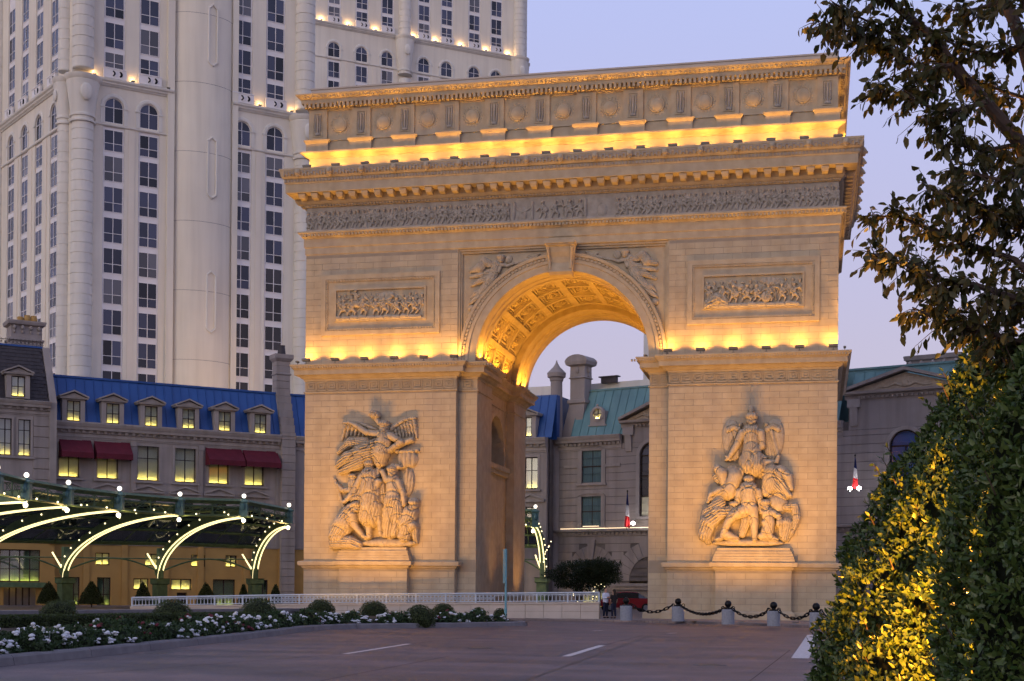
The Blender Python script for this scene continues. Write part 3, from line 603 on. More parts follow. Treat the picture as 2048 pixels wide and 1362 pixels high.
for s, seed in ((-1, 3), (1, 11)):
    rg = random.Random(seed); c = Carve(0, 520, 0, 170, 2.2)
    for x in range(15, 515, 38): soldier(c, x, 105+rg.uniform(-12,4), 78, rg, 2)
    if s < 0: horse(c, 120, 118, 105, 1, 6); soldier(c, 115, 66, 70, rg, 10, 0); horse(c, 285, 104, 95, 1, 8); c.egg(290, 40, 60, 26, 0, -8, 10, (4,9))
    else: c.limb([(20,150,30),(70,120,34),(110,140,24)], 0, (6,.2)); horse(c, 190, 96, 90, -1, 3); c.egg(360, 36, 70, 22, 0, 6, 9, (4,9)); c.egg(330, 120, 26, 30, 18, 0, 12)
    for x in range(40, 500, 62): soldier(c, x+rg.uniform(-12,12), 128, 84, rg, 12)
    for x in range(20, 510, 50): c.limb([(x-26,158+rg.uniform(-4,4),14),(x+26,160,12)], 6, (3,.4))
    x0 = s*10.5-2.60
    obj('battle_relief', c.mesh(lambda X: x0+X*.01, lambda Y: 18.72-Y*.0101, .0085, -.02, .4, 1.), 'relief_stone', ARCH)
# ---- spandrel figures with trailing drapery and a horn
c = Carve(130, 900, 220, 800, 3)
c.limb([(455,330,40),(440,400,44),(410,470,52),(350,560,46),(280,640,32),(215,690,18)], 8, (6,.16)); c.limb([(430,430,30),(330,470,36),(225,520,16)], 4, (8,.2)); c.limb([(420,390,28),(310,420,34),(210,440,14)], 2, (8,.2)); c.limb([(360,560,34),(260,600,30),(220,640,12)], 2, (7,.2))
c.limb([(400,330,36),(340,300,44),(300,360,50),(220,380,24)], 2, (8,.22)); c.limb([(440,350,22),(480,400,18),(500,350,14)], 22); c.limb([(480,330,20),(560,350,16),(620,330,13)], 16); c.limb([(600,340,9),(700,310,11),(790,285,12),(865,245,9)], 6); c.egg(575, 285, 34, 40, 0, 20, 16, (5,6)); c.head(500, 280, 40, 16, .6); c.limb([(760,265,9),(800,290,8),(850,262,6)], 8)
c.egg(228, 740, 36, 34, 4)
gx = lambda X: -5.78+(X-125)*.00602; gz = lambda Y: 20.62-(Y-215)*.00602*.98
obj('spandrel_figure', c.mesh(gx, gz, .0052, .29, .8, 1.), 'relief_stone', ARCH)
obj('spandrel_figure', c.mesh(lambda X: -gx(X), gz, .0052, .29, .8, 1.), 'relief_stone', ARCH)
# ---- procession frieze, carved in ten lengths
for k in range(10):
    rg = random.Random(40+k % 3); c = Carve(0, 300, 0, 140, 2.6)
    if k in (4, 5):
        c.egg(75 if k == 4 else 225, 90, 26, 38, 0, 0, 10); c.limb([(20,120,10),(30,30,9)], 2); c.limb([(130,120,10),(130,30,9)], 2); c.limb([(40,60,5),(75,80,6),(120,60,5)], 2); soldier(c, 190 if k == 4 else 100, 100, 80, rg, 4); soldier(c, 260 if k == 4 else 40, 100, 80, rg, 4); c.limb([(10,128,8),(290,128,8)], 0)
    else:
        for x in range(14, 300, 31): soldier(c, x+rg.uniform(-4,4), 100+rg.uniform(-4,4), 82, rg, 3)
        for x in (60, 170, 262): c.limb([(x,20,5),(x+4,128,5)], 2)
        c.limb([(4,131,7),(296,131,7)], 0, (3,.3)); c.egg(100, 40, 30, 14, 0, 10, 8, (3,8)); c.egg(230, 44, 26, 12, 0, -10, 8, (3,8))
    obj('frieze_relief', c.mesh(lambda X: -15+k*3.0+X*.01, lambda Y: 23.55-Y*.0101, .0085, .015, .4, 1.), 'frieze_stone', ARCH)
rg = random.Random(5); c = Carve(0, 300, 0, 140, 3)
for x in range(14, 300, 31): soldier(c, x, 100, 82, rg, 3)
# ================================================================== floodlights on the arch
WARM = (1., .47, .075)
fl = MB().loft([[(x*sx, y*sy, z) for x, y in ((-1,-1),(1,-1),(1,1),(-1,1))] for sx, sy, z in ((.18,.06,.0),(.24,.10,.05),(.24,.10,.13),(.21,.08,.14))])
flm = fl.mesh('housing'); flm.materials.append(M['fixture'])
yk = MB().box(-.02,.02,-.02,.02,-.14,.0).box(-.08,.08,-.06,.06,-.16,-.14).box(-.2,.2,-.015,.015,-.02,.0); ykm = yk.mesh('yoke'); ykm.materials.append(M['fixture'])
def flood(loc, label, group, energy, aim, tilt=0, rz=0, sc=1., spot=R(150), blend=.35, beams=(), col=None):
    o = thing('floodlight', label, 'floodlight', loc, rz, group); o.scale = (sc,)*3
    h = obj('housing', flm, None, o, rot=(tilt,0,0)); obj('yoke', ykm, None, o)
    lamp('SPOT', o, (0,0,.2), energy, col or WARM, size=.10, spot=spot, blend=blend, aim=Vector((0,0,.2))+Vector(aim))
    for b in beams: lamp('SPOT', o, (0,0,.2), b[0], WARM, size=.10, spot=R(b[1]), blend=.9, aim=Vector((0,0,.2))+Vector(b[2]))
    return o
for s, nm in ((-1,'left'),(1,'right')):
    for k in range(6):
        x = -14.75+k*1.75
        flood((x if s < 0 else -x-.0, -.58, 14.64), ORD[k]+' floodlight from the outer end on the ledge of the '+nm+' pier', 'floodlights on the '+nm+' pier ledge', 175, (0,.55,1.0), R(-25), beams=[(1300,14,(0,-.04,1))]+([(1300,14,(-s*(2.9+2.5*j),-.35,9.3)) for j in range(3)] if k == 5 else []))
for k in range(18):
    x = -14.8+k*(29.7/17)
    flood((x, -.62, 25.74), ORD[k]+' floodlight from the left along the lit ledge below the attic', 'floodlights below the attic', 135, (0,.5,.9), R(-30), spot=R(150), beams=[(450,26,(0,-.04,1))])
for s, nm in ((-1,'left'),(1,'right')):
    for k, y in enumerate((1.0,2.7,4.3,6.3,9.0,11.8,13.4)):
        flood((s*(B2-.30), y, 14.62), ORD[k]+' floodlight from the front at the foot of the vault on the '+nm, 'floodlights inside the vault, '+nm+' side', 340, (s*.25,0,1.), 0, R(90), .9, R(165), col=(1,.42,.03))
for s in (-1, 1):       # one at each outer flank, seen past the corner
    flood((s*15.35, -.35, 14.60), ('leftmost' if s < 0 else 'rightmost')+' small floodlight at the outer corner of the pier ledge', 'corner floodlights', 30, (-s*.5,.2,1), 0, R(90), .7, beams=[(1300,26,(s*.04,.12,1))])
    for k, y in enumerate((3., 8.)): flood((s*15.35, y, 14.60), 'floodlight on the '+('left' if s < 0 else 'right')+' flank of the arch, '+('nearer' if k == 0 else 'farther')+' one', 'flank floodlights', 60, (-s*.5,0,1), 0, R(90), .7, beams=[(1500,44,(s*.05,0,1))])
    for k, y in enumerate((2., 6., 10.)): flood((s*15.55, y, 25.74), ORD[k]+' floodlight on the '+('left' if s < 0 else 'right')+' end of the attic ledge', 'attic end floodlights', 90, (-s*.6,0,.9), 0, R(90), 1, beams=[(450,60,(0,0,1))])
# lamps sunk in the paving that wash the piers from below
rl = MB().lathe([(.16,0),(.17,.02),(.13,.025)], n=16); rlm = rl.mesh('rim'); rlm.materials.append(M['fixture'])
ln = MB().lathe([(.12,.018),(.12,.022)], n=16); lnm = ln.mesh('lens'); lnm.materials.append(M['uplight_lens'])
for s, nm in ((-1,'left'),(1,'right')):
    for k, dx in enumerate((-2.6, -.2, 2.4)):
        o = thing('paving_uplight', 'round uplight sunk in the paving before the '+nm+' pier, '+('outer','middle','inner')[k if s < 0 else 2-k]+' one', 'uplight', (s*10.6+dx, -7.6 if s < 0 else -6.6, .122 if s > 0 else .005), 0, 'uplights before the piers')
        obj('rim', rlm, None, o); obj('lens', lnm, None, o)
        lamp('SPOT', o, (0,0,.12), 2800 if s < 0 else 2750, (1.,.47,.085), size=.14, spot=R(102), blend=1., aim=(-dx*.5, 7.6 if s < 0 else 6.6, 11.6))
for k, y in enumerate((5.6, 11.6)):  # lamps added to warm and brighten the left pier's inner face
    o = thing('paving_uplight', 'added round uplight in the passage floor brightening the left pier, '+('nearer','farther')[k]+' one', 'uplight', (-3.0, y, .122), 0, 'added uplights in the passage')
    obj('rim', rlm, None, o); obj('lens', lnm, None, o); lamp('SPOT', o, (0,0,.12), 520, (1.,.5,.14), size=.14, spot=R(96), blend=1., aim=(-1.6, .3, 8.))
# ================================================================== facade kit
def wallmesh(x0, x1, z0, z1, holes=(), y=0., depth=.35, mb=None):      # front at y with real openings and reveals
    m = mb or MB(); xs = sorted({x0, x1, *[min(max(h[i], x0), x1) for h in holes for i in (0, 1)]}); zs = sorted({z0, z1, *[min(max(h[i], z0), z1) for h in holes for i in (2, 3)]})
    for a, b in zip(xs, xs[1:]):
        for c, d in zip(zs, zs[1:]):
            mx, mz = (a+b)/2, (c+d)/2
            if any(h[0] < mx < h[1] and h[2] < mz < h[3] for h in holes): continue
            m.add([(a,y,c),(b,y,c),(b,y,d),(a,y,d)], [(0,1,2,3)])
    for h in holes:
        a, b, c, d = max(h[0],x0), min(h[1],x1), max(h[2],z0), min(h[3],z1)
        if a >= b or c >= d: continue
        m.add([(a,y,c),(b,y,c),(b,y,d),(a,y,d),(a,y+depth,c),(b,y+depth,c),(b,y+depth,d),(a,y+depth,d)], [(0,4,5,1),(1,5,6,2),(2,6,7,3),(3,7,4,0)])
    m.add([(x0,y,z0),(x0,y+depth,z0),(x0,y+depth,z1),(x0,y,z1),(x1,y,z0),(x1,y+depth,z0),(x1,y+depth,z1),(x1,y,z1)], [(3,2,1,0),(4,5,6,7),(3,7,6,2),(0,1,5,4)])
    return m
def archfill(m, cx, r, zs, ztop, y, depth=.35, n=16):     # masonry above a round-headed opening
    for i in range(n):
        xa, xb = cx-r*math.cos(math.pi*i/n), cx-r*math.cos(math.pi*(i+1)/n); za, zb = zs+r*math.sin(math.pi*i/n), zs+r*math.sin(math.pi*(i+1)/n)
        m.add([(xa,y,za),(xb,y,zb),(xb,y,ztop),(xa,y,ztop),(xa,y+depth,za),(xb,y+depth,zb)], [(0,1,2,3),(0,4,5,1)])
    return m
def archring(m, cx, zs, prof, a0=0., a1=math.pi, n=20):
    return m.loft([[(cx-r*math.cos(a0+(a1-a0)*i/n), y, zs+r*math.sin(a0+(a1-a0)*i/n)) for r, y in prof] for i in range(n+1)], False, False)
class Fr:
    def __init__(s, P, rz, parent): s.P, s.rz, s.parent = Vector((P[0],P[1],0)), rz, parent
    def pos(s, x=0, y=0, z=0): c, n = math.cos(s.rz), math.sin(s.rz); return s.P+Vector((c*x-n*y, n*x+c*y, z))
    def put(s, name, mesh, mt, x=0, y=0, z=0, parent=None, **k): return obj(name, mesh, mt, s.parent, loc=s.pos(x,y,z), rz=s.rz, **k)
_pm = {}
def cached(key, fn, mt):
    if key not in _pm: _pm[key] = fn(); _pm[key].materials.append(M[mt])
    return _pm[key]
def box_mesh(w, d, h, name): return MB().box(-w/2, w/2, 0, d, 0, h).mesh(name)
# ================================================================== hotel tower
TOWER = thing('hotel_tower', 'tall cream hotel tower with banded columns, arched windows and dark glazing', 'tower')
TF, TL, TR = Fr((-53.343,51.312), .7349, TOWER), Fr((-55.649,46.727), -.6963, TOWER), Fr((-58.436,137.153), .6476, TOWER)
wrg = random.Random(21)
def tower_window(F, cx, z0, h, w=1.86, split=.36):
    def fm():
        m = MB(); t = .055
        for x in (-w/2, -t*.6, w/2-t): m.box(x, x+t*1.2 if x == -t*.6 else x+t, 0, .07, 0, h)
        for z in (0, h*split, h-t): m.box(-w/2, w/2, .012, .06, z, z+t)
        return m.mesh('window')
    o = F.put('window', cached(('tw',w,h,split), fm, 'tower_white'), None, cx, .06, z0)
    q = wrg.random(); low = F is TF and cx > 10 and z0 < 34; gm = 'tower_glass_brown' if (low and q < .85) else 'tower_glass_curtain' if q < .22 else 'tower_glass'  # lower right panes browner: a darker reflection put into the glass colour
    for sx in (-1, 1):
        for k in (0, 1):
            za, zb = (.03, h*split) if k == 0 else (h*split+.03, h-.03)
            obj('pane', cached(('tp',w,round(zb-za,3),gm), lambda: box_mesh(w/2-.06, .01, zb-za, 'pane'), gm), None, o, loc=(sx*w/4, .045, za))
    return o
def arch_window(F, cx, z0, hs, r):
    def fm():
        m = MB(); t = .06; archring(m, 0, hs, [(r,0),(r,.08),(r-.07,.08),(r-.07,0),(r,0)])
        m.box(-r,-r+.07,0,.07,0,hs).box(r-.07,r,0,.07,0,hs).box(-r+.07,r-.07,0,.07,0,.06).box(-.035,.035,.01,.06,.06,hs+r-.05).box(-r+.07,r-.07,.01,.06,hs-.06,hs)
        return m.mesh('window')
    o = F.put('window', cached(('aw',hs,r), fm, 'tower_white'), None, cx, .08, z0)
    for s in (-1, 1):
        def lo(): return MB().prism([(.03,.06),(r-.06,.06),(r-.06,hs-.05),(.03,hs-.05)] if s > 0 else [(-r+.06,.06),(-.03,.06),(-.03,hs-.05),(-r+.06,hs-.05)], .04, .05).mesh('pane')
        def up():
            q = [(s*.03, hs)]+[(s*max((r-.06)*math.cos(a*math.pi/16), .03), hs+(r-.06)*math.sin(a*math.pi/16)) for a in range(9)]
            return MB().prism(q, .04, .05).mesh('pane')
        obj('pane', cached(('al',hs,r,s), lo, 'tower_glass'), None, o); obj('pane', cached(('au',hs,r,s), up, 'tower_glass'), None, o)
LEDGE = [(.3,0),(-.1,0),(-.16,.1),(-.3,.2),(-.34,.32),(-.5,.45),(-.55,.62),(-.5,.66),(.3,.7)]
def scroll_panel(F, cx, z, w=2.3):
    def pm():
        m = wallmesh(-w/2, w/2, 0, .95, [], 0, .2); m.box(-w/2, w/2, -.05, .2, .9, 1.0); m.ball((0,-.01,.42), .22, 10, 6, sy=.35, sz=1.5)
        return m.mesh('scroll_panel')
    def sm():
        m = MB()
        for s in (-1, 1): m.tube([(s*(.34+.3*math.cos(a)), -.015, .47+.26*math.sin(a)) for a in [(-.75+i*.19)*math.pi*.5*s+(0 if s > 0 else math.pi) for i in range(9)]], [.05,.08,.1,.11,.12,.11,.1,.08,.05], 6)
        return m.mesh('scroll_shade')
    o = F.put('balcony_panel', cached(('sp',w), pm, 'tower_white'), None, cx, -.32, z); obj('scroll_shade', cached(('so',w), sm, 'iron_dark'), None, o)  # solid dark tubes stand for the shade in the cut-out scrolls
cupm = MB().lathe([(.05,-.1),(.16,.0),(.2,.14),(.17,.14)], n=10).mesh('lamp_cup'); cupm.materials.append(M['fixture'])
def ledge_lamp(F, x, z, e, y=-.28):
    o = F.put('ledge_lamp', cupm, None, x, y, z); lamp('POINT', o, (0,0,.28), e, (1,.58,.22), size=.08)
def drums(F, x, y, r, z0, z1, pitch=1.0, skip=()):
    dm = cached(('drum',r,pitch), lambda: MB().lathe([(r*.955,0),(r*.955,.045),(r,.05),(r,pitch-.03),(r*.955,pitch-.025),(r*.955,pitch)], n=28).mesh('column_drum', True), 'tower_trim')
    z = z0
    while z < z1-.01:
        if not any(a-.5 < z < b-.2 for a, b in skip): F.put('column_drum', dm, None, x, y, z)
        z += pitch
def capital(F, x, y, r, z0, h):
    m = MB().lathe([(r*1.02,0),(r*1.2,.06),(r*1.22,.22),(r*1.05,.3),(r*1.06,.55),(r*1.2,.6),(r*1.2,.8),(r*1.1,.86),(r*1.15,1.2),(r*1.35,h*.6),(r*1.55,h-.55),(r*1.5,h-.5),(r*1.7,h-.25),(r*1.75,h)], n=20)
    o = F.put('column_capital', m.mesh('column_capital', True), 'tower_trim', x, y, z0)
    q = MB().ball((0,-r*1.42,h*.62), r*.55, 14, 8, sy=.35, sz=1.5)
    obj('cartouche', q, 'tower_trim', o, True)
def bay_column(F, cx, z_lo, n, zt, w=2.1, zled=51.0, rows_up=3, arch=(47.36,1.55,.93)):
    F.put('window_bay', MB().box(-w/2, w/2, .12, .4, z_lo, arch[0]-.35), 'tower_white', cx)
    F.put('window_bay', MB().box(-w/2, w/2, .12, .4, zled+.6, zled+1.6+3.02*(rows_up+1)), 'tower_white', cx)
    for k in range(n): tower_window(F, cx, zt-3.02*k-2.5, 2.5)
    if F is not TR: tower_window(F, cx, zt+.46, 2.12)
    arch_window(F, cx, arch[0], arch[1], arch[2])
    hm = MB(); archring(hm, 0, arch[1], [(arch[2]+.02,.1),(arch[2]+.02,-.06),(arch[2]+.14,-.1),(arch[2]+.34,-.08),(arch[2]+.40,-.02),(arch[2]+.40,.1)])
    for s in (-1, 1): hm.box(min(s*(arch[2]+.03),s*(arch[2]+.4)), max(s*(arch[2]+.03),s*(arch[2]+.4)), -.06, .1, -.1, arch[1]-.1).box(min(s*(arch[2]-.0),s*(arch[2]+.46)), max(s*arch[2],s*(arch[2]+.46)), -.12, .1, arch[1]-.1, arch[1]+.05)
    F.put('window_surround', hm, 'tower_trim', cx, 0, arch[0])
    scroll_panel(F, cx, zled+.66)
    tower_window(F, cx, zled+1.7, 1.6)
    for k in range(rows_up): tower_window(F, cx, zled+3.75+3.02*k, 2.5)
def facade(F, x0, x1, cols, z_lo, z_hi, n, zt, w=2.1, zled=51.0, rows_up=3, arch=(47.36,1.55,.93), lamps=(), le=30):
    W = MB(); za, zb = arch[0]-.4, zled+.5
    cuts = sorted([(c-w/2, c+w/2) for c in cols]); e = x0
    for a, b in cuts+[(x1, x1)]:
        W.box(e, a, 0, 1.2, z_lo, za); W.box(e, a, 0, 1.2, zb, z_hi); e = b
    holes = [(c-arch[2], c+arch[2], arch[0], arch[0]+arch[1]+arch[2]) for c in cols]
    wallmesh(x0, x1, za, zb, holes, 0, .4, W)
    for c in cols: archfill(W, c, arch[2], arch[0]+arch[1], arch[0]+arch[1]+arch[2], 0, .2)
    F.put('facade_wall', W, 'tower_wall')
    F.put('facade_core', MB().box(x0, x1, .35, 3., z_lo, z_hi), 'tower_wall')
    F.put('main_ledge', MB().prism(LEDGE, x0, x1, 'x'), 'tower_trim', 0, 0, zled-.1)
    F.put('sill_band', MB().prism([(.1,0),(-.08,.03),(-.14,.12),(-.14,.22),(.1,.26)], x0, x1, 'x'), 'tower_trim', 0, 0, za)
    for c in cols:
        bay_column(F, c, z_lo, n, zt, w, zled, rows_up, arch)
    ft = MB()      # raised flat strips between the bays
    for (a, b), (c, d) in zip(cuts, cuts[1:]):
        if c-b < 4: ft.box((b+c)/2-.3, (b+c)/2+.3, -.06, .02, z_lo, za-.1)
        else: ft.box(b+.45, b+.75, -.06, .02, z_lo, za-.1).box(c-.75, c-.45, -.06, .02, z_lo, za-.1)
    z = z_lo+1.3
    while z < z_hi:
        z += 6.04
    if ft.v: F.put('wall_strip', ft, 'tower_panel')
    for x in lamps: ledge_lamp(F, x, zled+.62, le)
facade(TF, -5.05, 4.9, (-.98, 2.5), 0, 70, 9, 44.1, lamps=(-3.0, .78, 4.35), le=22)
facade(TF, 11.05, 18.0, (12.15, 15.72), 0, 70, 9, 44.1, lamps=(13.95, 17.45), le=22)
facade(TL, -23.4, -1.9, (-19.5, -15.3, -11.05, -6.75), 0, 70, 9, 44.1)
facade(TR, -9., 28.6, (-3.4, 1.2, 5.5, 11.8, 15.8, 20.7, 24.7), 0, 110, 6, 85.0, w=2.2, zled=90.4, rows_up=4, arch=(85.75,1.35,.98), lamps=(-5.6, -1.1, 3.4, 9.9, 13.7, 18.2, 22.7, 26.8), le=70)
TR.put('facade_core', MB().box(-9., 30.2, 3., 22., 0, 110), 'tower_wall'); TF.put('facade_core', MB().box(-4.8, 18., 3., 12., 0, 70), 'tower_wall')
# rounded stair turret with sunk lozenge frames
m = MB().loft([[(8.12+3.35*math.cos(a), 1.0-2.1*math.sin(a), z) for a in [math.pi*(i/28) for i in range(29)]] for z in (0., 70.)], False, False)
for x, t in ((4.62, .35), (11.3, .3)): m.box(x-t, x+t, -.35, 2., 0, 70)
TF.put('stair_turret', m.mesh('stair_turret', True), 'tower_wall')
for z in (24.6, 31.6, 38.6, 45.6, 52.6, 59.6): TF.put('turret_joint', MB().loft([[(8.12+r*math.cos(a), 1.0-(r-1.25)*math.sin(a), zz) for r, zz in ((3.34,z),(3.358,z+.012),(3.358,z+.05),(3.34,z+.06))] for a in [math.pi*(i/28) for i in range(29)]], False, False), 'grey_trim')
lz = MB(); hexa = [(-.45,-2.7),(0,-3.1),(.45,-2.7),(.45,2.7),(0,3.1),(-.45,2.7)]
for p, q in zip(hexa, hexa[1:]+hexa[:1]): lz.tube([(p[0],0,p[1]),(q[0],0,q[1])], .11, 6)
lzm = lz.mesh('lozenge_frame'); lzm.materials.append(M['tower_trim'])
for z in (30.6, 44.2, 57.6): TF.put('lozenge_frame', lzm, None, 8.65, -1.10, z)
# banded columns and flared capitals
CAPS = ((46.7, 51.3),)
drums(TF, -4.05, -.15, 1.03, 18, 70, 1.0, CAPS); capital(TF, -4.05, -.15, 1.03, 46.7, 4.5)
drums(TL, -3.35, -.1, .74, 18, 70, 1.0, CAPS); capital(TL, -3.35, -.1, .74, 46.7, 4.5)
drums(TF, 18.95, -.1, 1.05, 18, 70, 1.0, CAPS); capital(TF, 18.95, -.1, 1.05, 46.7, 4.5)
drums(TL, -23.3, -.1, .9, 18, 70, 1.0)
drums(TR, 8.45, -.1, 1.0, 70, 110, 1.0, ((84.4,90.6),)); capital(TR, 8.45, -.1, 1.0, 84.6, 6.1)
drums(TR, 28.9, .0, 1.0, 70, 110, 1.0, ((84.4,90.6),)); capital(TR, 28.9, 0, 1.0, 84.6, 6.1)
drums(TR, 30.2, 1.6, .8, 70, 110, 1.0, ((84.4,90.6),)); capital(TR, 30.2, 1.6, .8, 84.6, 6.1)
# plain slab far behind the right pier
p0, p1 = at(1283, 1180, 210), at(1420, 1180, 204)
FAR = thing('far_tower', 'plain pale grey slab of a distant tower behind the right pier', 'tower', (p0.x, p0.y, 0), math.atan2(p1.y-p0.y, p1.x-p0.x))
fw = wallmesh(0, 10, 0, 47, [(1.5+2.2*k, 2.9+2.2*k, 3+3*j, 4.8+3*j) for k in range(4) for j in range(14)], 0, .3); obj('wall', fw, 'tower_trim', FAR); obj('core', MB().box(0,10,.3,10,0,47), 'tower_glass', FAR)
obj('roof_slab', MB().box(-.2,10.2,-.2,10.2,47,47.6), 'tower_trim', FAR)
# ================================================================== lit windows with blinds and a lamp strip behind the sill
def litwin(parent, x0, x1, z0, z1, y=.12, cols=2, rows=(.5,), lit=1, frame='dark_frame', blind='blind', strip=True, dp=.42):
    w, h = x1-x0, z1-z0; t = .07
    def fm():
        m = MB().box(0,t,0,.1,0,h).box(w-t,w,0,.1,0,h).box(t,w-t,0,.1,0,t*1.3).box(t,w-t,0,.1,h-t,h)
        for k in range(1, cols): m.box(w*k/cols-t*.55, w*k/cols+t*.55, .01, .09, t, h-t)
        for f in rows: m.box(t, w-t, .02, .08, h*f-t*.4, h*f+t*.4)
        return m.mesh('window')
    o = obj('window', cached(('lw',round(w,2),round(h,2),cols,rows,frame), fm, frame), None, parent, loc=(x0, y, z0))
    edges = [t*1.3]+[h*f for f in rows]+[h-t]
    for c in range(cols):
        for a, b in zip(edges, edges[1:]):
            obj('pane', cached(('lp',round(w/cols,2),round(b-a,2)), lambda: box_mesh(w/cols-t*1.1, .008, b-a-.04, 'pane'), 'clear_pane'), None, o, loc=(w*(c+.5)/cols, .05, a+.02))
    obj('blind', cached(('bl',round(w,2),round(h,2),blind,dp), lambda: MB().box(0,w,dp,dp+.02,0,h).mesh('blind'), blind), None, o)
    obj('reveal', cached(('rv',round(w,2),round(h,2),dp), lambda: MB().add([(0,.1,0),(w,.1,0),(w,.1,h),(0,.1,h),(0,dp,0),(w,dp,0),(w,dp,h),(0,dp,h)], [(0,4,5,1),(1,5,6,2),(2,6,7,3),(3,7,4,0)]).mesh('reveal'), 'dark_frame'), None, o)
    if strip: obj('sill_lamp', cached(('st',round(w,2),dp), lambda: MB().box(.06,w-.06,dp*.45,dp*.45+.05,.0,.06).mesh('sill_lamp'), 'sill_strip'), None, o)
    return o
def seam_roof(parent, x0, x1, y0, z0, y1, z1, n, mt, lean=0.):     # standing-seam metal, one object for each sheet
    w = (x1-x0)/n
    def pm():
        m = MB(); L = math.hypot(y1-y0, z1-z0); ny, nz = -(z1-z0)/L, (y1-y0)/L
        m.add([(0,y0,z0),(w,y0,z0),(w,y1,z1),(0,y1,z1)], [(0,1,2,3)])
        for a, b in ((0,.035),): m.add([(a,y0,z0),(b,y0,z0),(b,y1,z1),(a,y1,z1)]+[(q,yy+ny*.06,zz+nz*.06) for q, yy, zz in ((a,y0,z0),(b,y0,z0),(b,y1,z1),(a,y1,z1))], [(4,5,6,7),(0,4,7,3),(1,2,6,5),(0,1,5,4)])
        return m.mesh('roof_sheet')
    ms = pm(); ms.materials.append(M[mt])
    for k in range(n): obj('roof_sheet', ms, None, parent, loc=(x0+k*w, 0, 0))
def brackets(parent, x0, x1, z, step=.57, w=.26, d=.34, h=.22, y=0, mt='grey_trim'):
    bm = cached(('br',w,d,h,mt), lambda: MB().frus([(-w/2,-d,h),(w/2,-d,h),(w/2,0,h),(-w/2,0,h)], [(-w/2,-d*.8,0),(w/2,-d*.8,0),(w/2,0,0),(-w/2,0,0)]).mesh('cornice_bracket'), mt)
    n = int((x1-x0)/step)
    for k in range(n+1): obj('cornice_bracket', bm, None, parent, loc=(x0+k*(x1-x0)/n, y, z))
def extr(parent, name, prof, x0, x1, mt, loc=None): return obj(name, MB().prism(prof, x0, x1, 'x'), mt, parent, loc=loc)
def dormer(parent, cx, zb, ww=1.07, wh=1.65, y=-.46, back=1.75, mt='grey_trim', roof='grey_trim'):
    W = ww/2+.36; zt = zb+wh+.12
    m = wallmesh(cx-W, cx+W, zb-.1, zt, [(cx-ww/2, cx+ww/2, zb, zb+wh)], y, .3); m.box(cx-W, cx-W+.06, y+.3, y+back, zb-.1, zt).box(cx+W-.06, cx+W, y+.3, y+back, zb-.1, zt)
    m.frus([(cx-W-.22,y-.18,zt),(cx+W+.22,y-.18,zt),(cx+W+.22,y+back,zt),(cx-W-.22,y+back,zt)], [(cx-W-.24,y-.22,zt+.14),(cx+W+.24,y-.22,zt+.14),(cx+W+.24,y+back,zt+.14),(cx-W-.24,y+back,zt+.14)])
    m.prism([(cx-W-.05,zt+.14),(cx+W+.05,zt+.14),(cx,zt+.52)], y-.08, y+back)
    o = obj('dormer', m, mt, parent)
    for s in (-1, 1):
        r = MB(); a, b = (cx+s*(W+.28), zt+.12), (cx, zt+.60)
        r.frus([(a[0],y-.26,a[1]),(b[0],y-.26,b[1]),(b[0],y+back+.4,b[1]),(a[0],y+back+.4,a[1])][::s], [(a[0],y-.26,a[1]+.12),(b[0],y-.26,b[1]+.13),(b[0],y+back+.4,b[1]+.13),(a[0],y+back+.4,a[1]+.12)][::s])
        obj('dormer_rake', r, mt, o)
    litwin(parent, cx-ww/2, cx+ww/2, zb, zb+wh, y+.06, 2, (.5,), dp=.26)
def pediment(parent, cx, half, z, h, y=-.2, mt='grey_trim', depth=.35):
    m = MB().box(cx-half, cx+half, y, y+depth, z, z+.12)
    for s in (-1, 1): m.frus([(cx+s*half,y,z+.12),(cx,y,z+h-.12),(cx,y+depth,z+h-.12),(cx+s*half,y+depth,z+.12)][::s], [(cx+s*half,y,z+.26),(cx,y,z+h+.03),(cx,y+depth,z+h+.03),(cx+s*half,y+depth,z+.26)][::s])
    m.prism([(cx-half+.1,z+.1),(cx+half-.1,z+.1),(cx,z+h-.1)], y+depth*.5, y+depth)
    return obj('window_pediment', m, mt, parent)
def sill(parent, x0, x1, z, mt='grey_trim'): obj('window_sill', MB().box(x0-.3, x1+.3, -.18, .1, z-.16, z), mt, parent)
def surround(parent, x0, x1, z0, z1, t=.2, mt='grey_trim', y=-.06):
    obj('window_surround', MB().box(x0-t, x0, y, .05, z0, z1+t).box(x1, x1+t, y, .05, z0, z1+t).box(x0, x1, y, .05, z1, z1+t), mt, parent)
CORN = [(.3,0),(-.04,0),(-.06,.1),(-.1,.14),(-.1,.42),(-.16,.45),(-.16,.66),(-.42,.7),(-.46,.9),(-.52,1.0),(-.6,1.22),(-.55,1.26),(.3,1.28)]
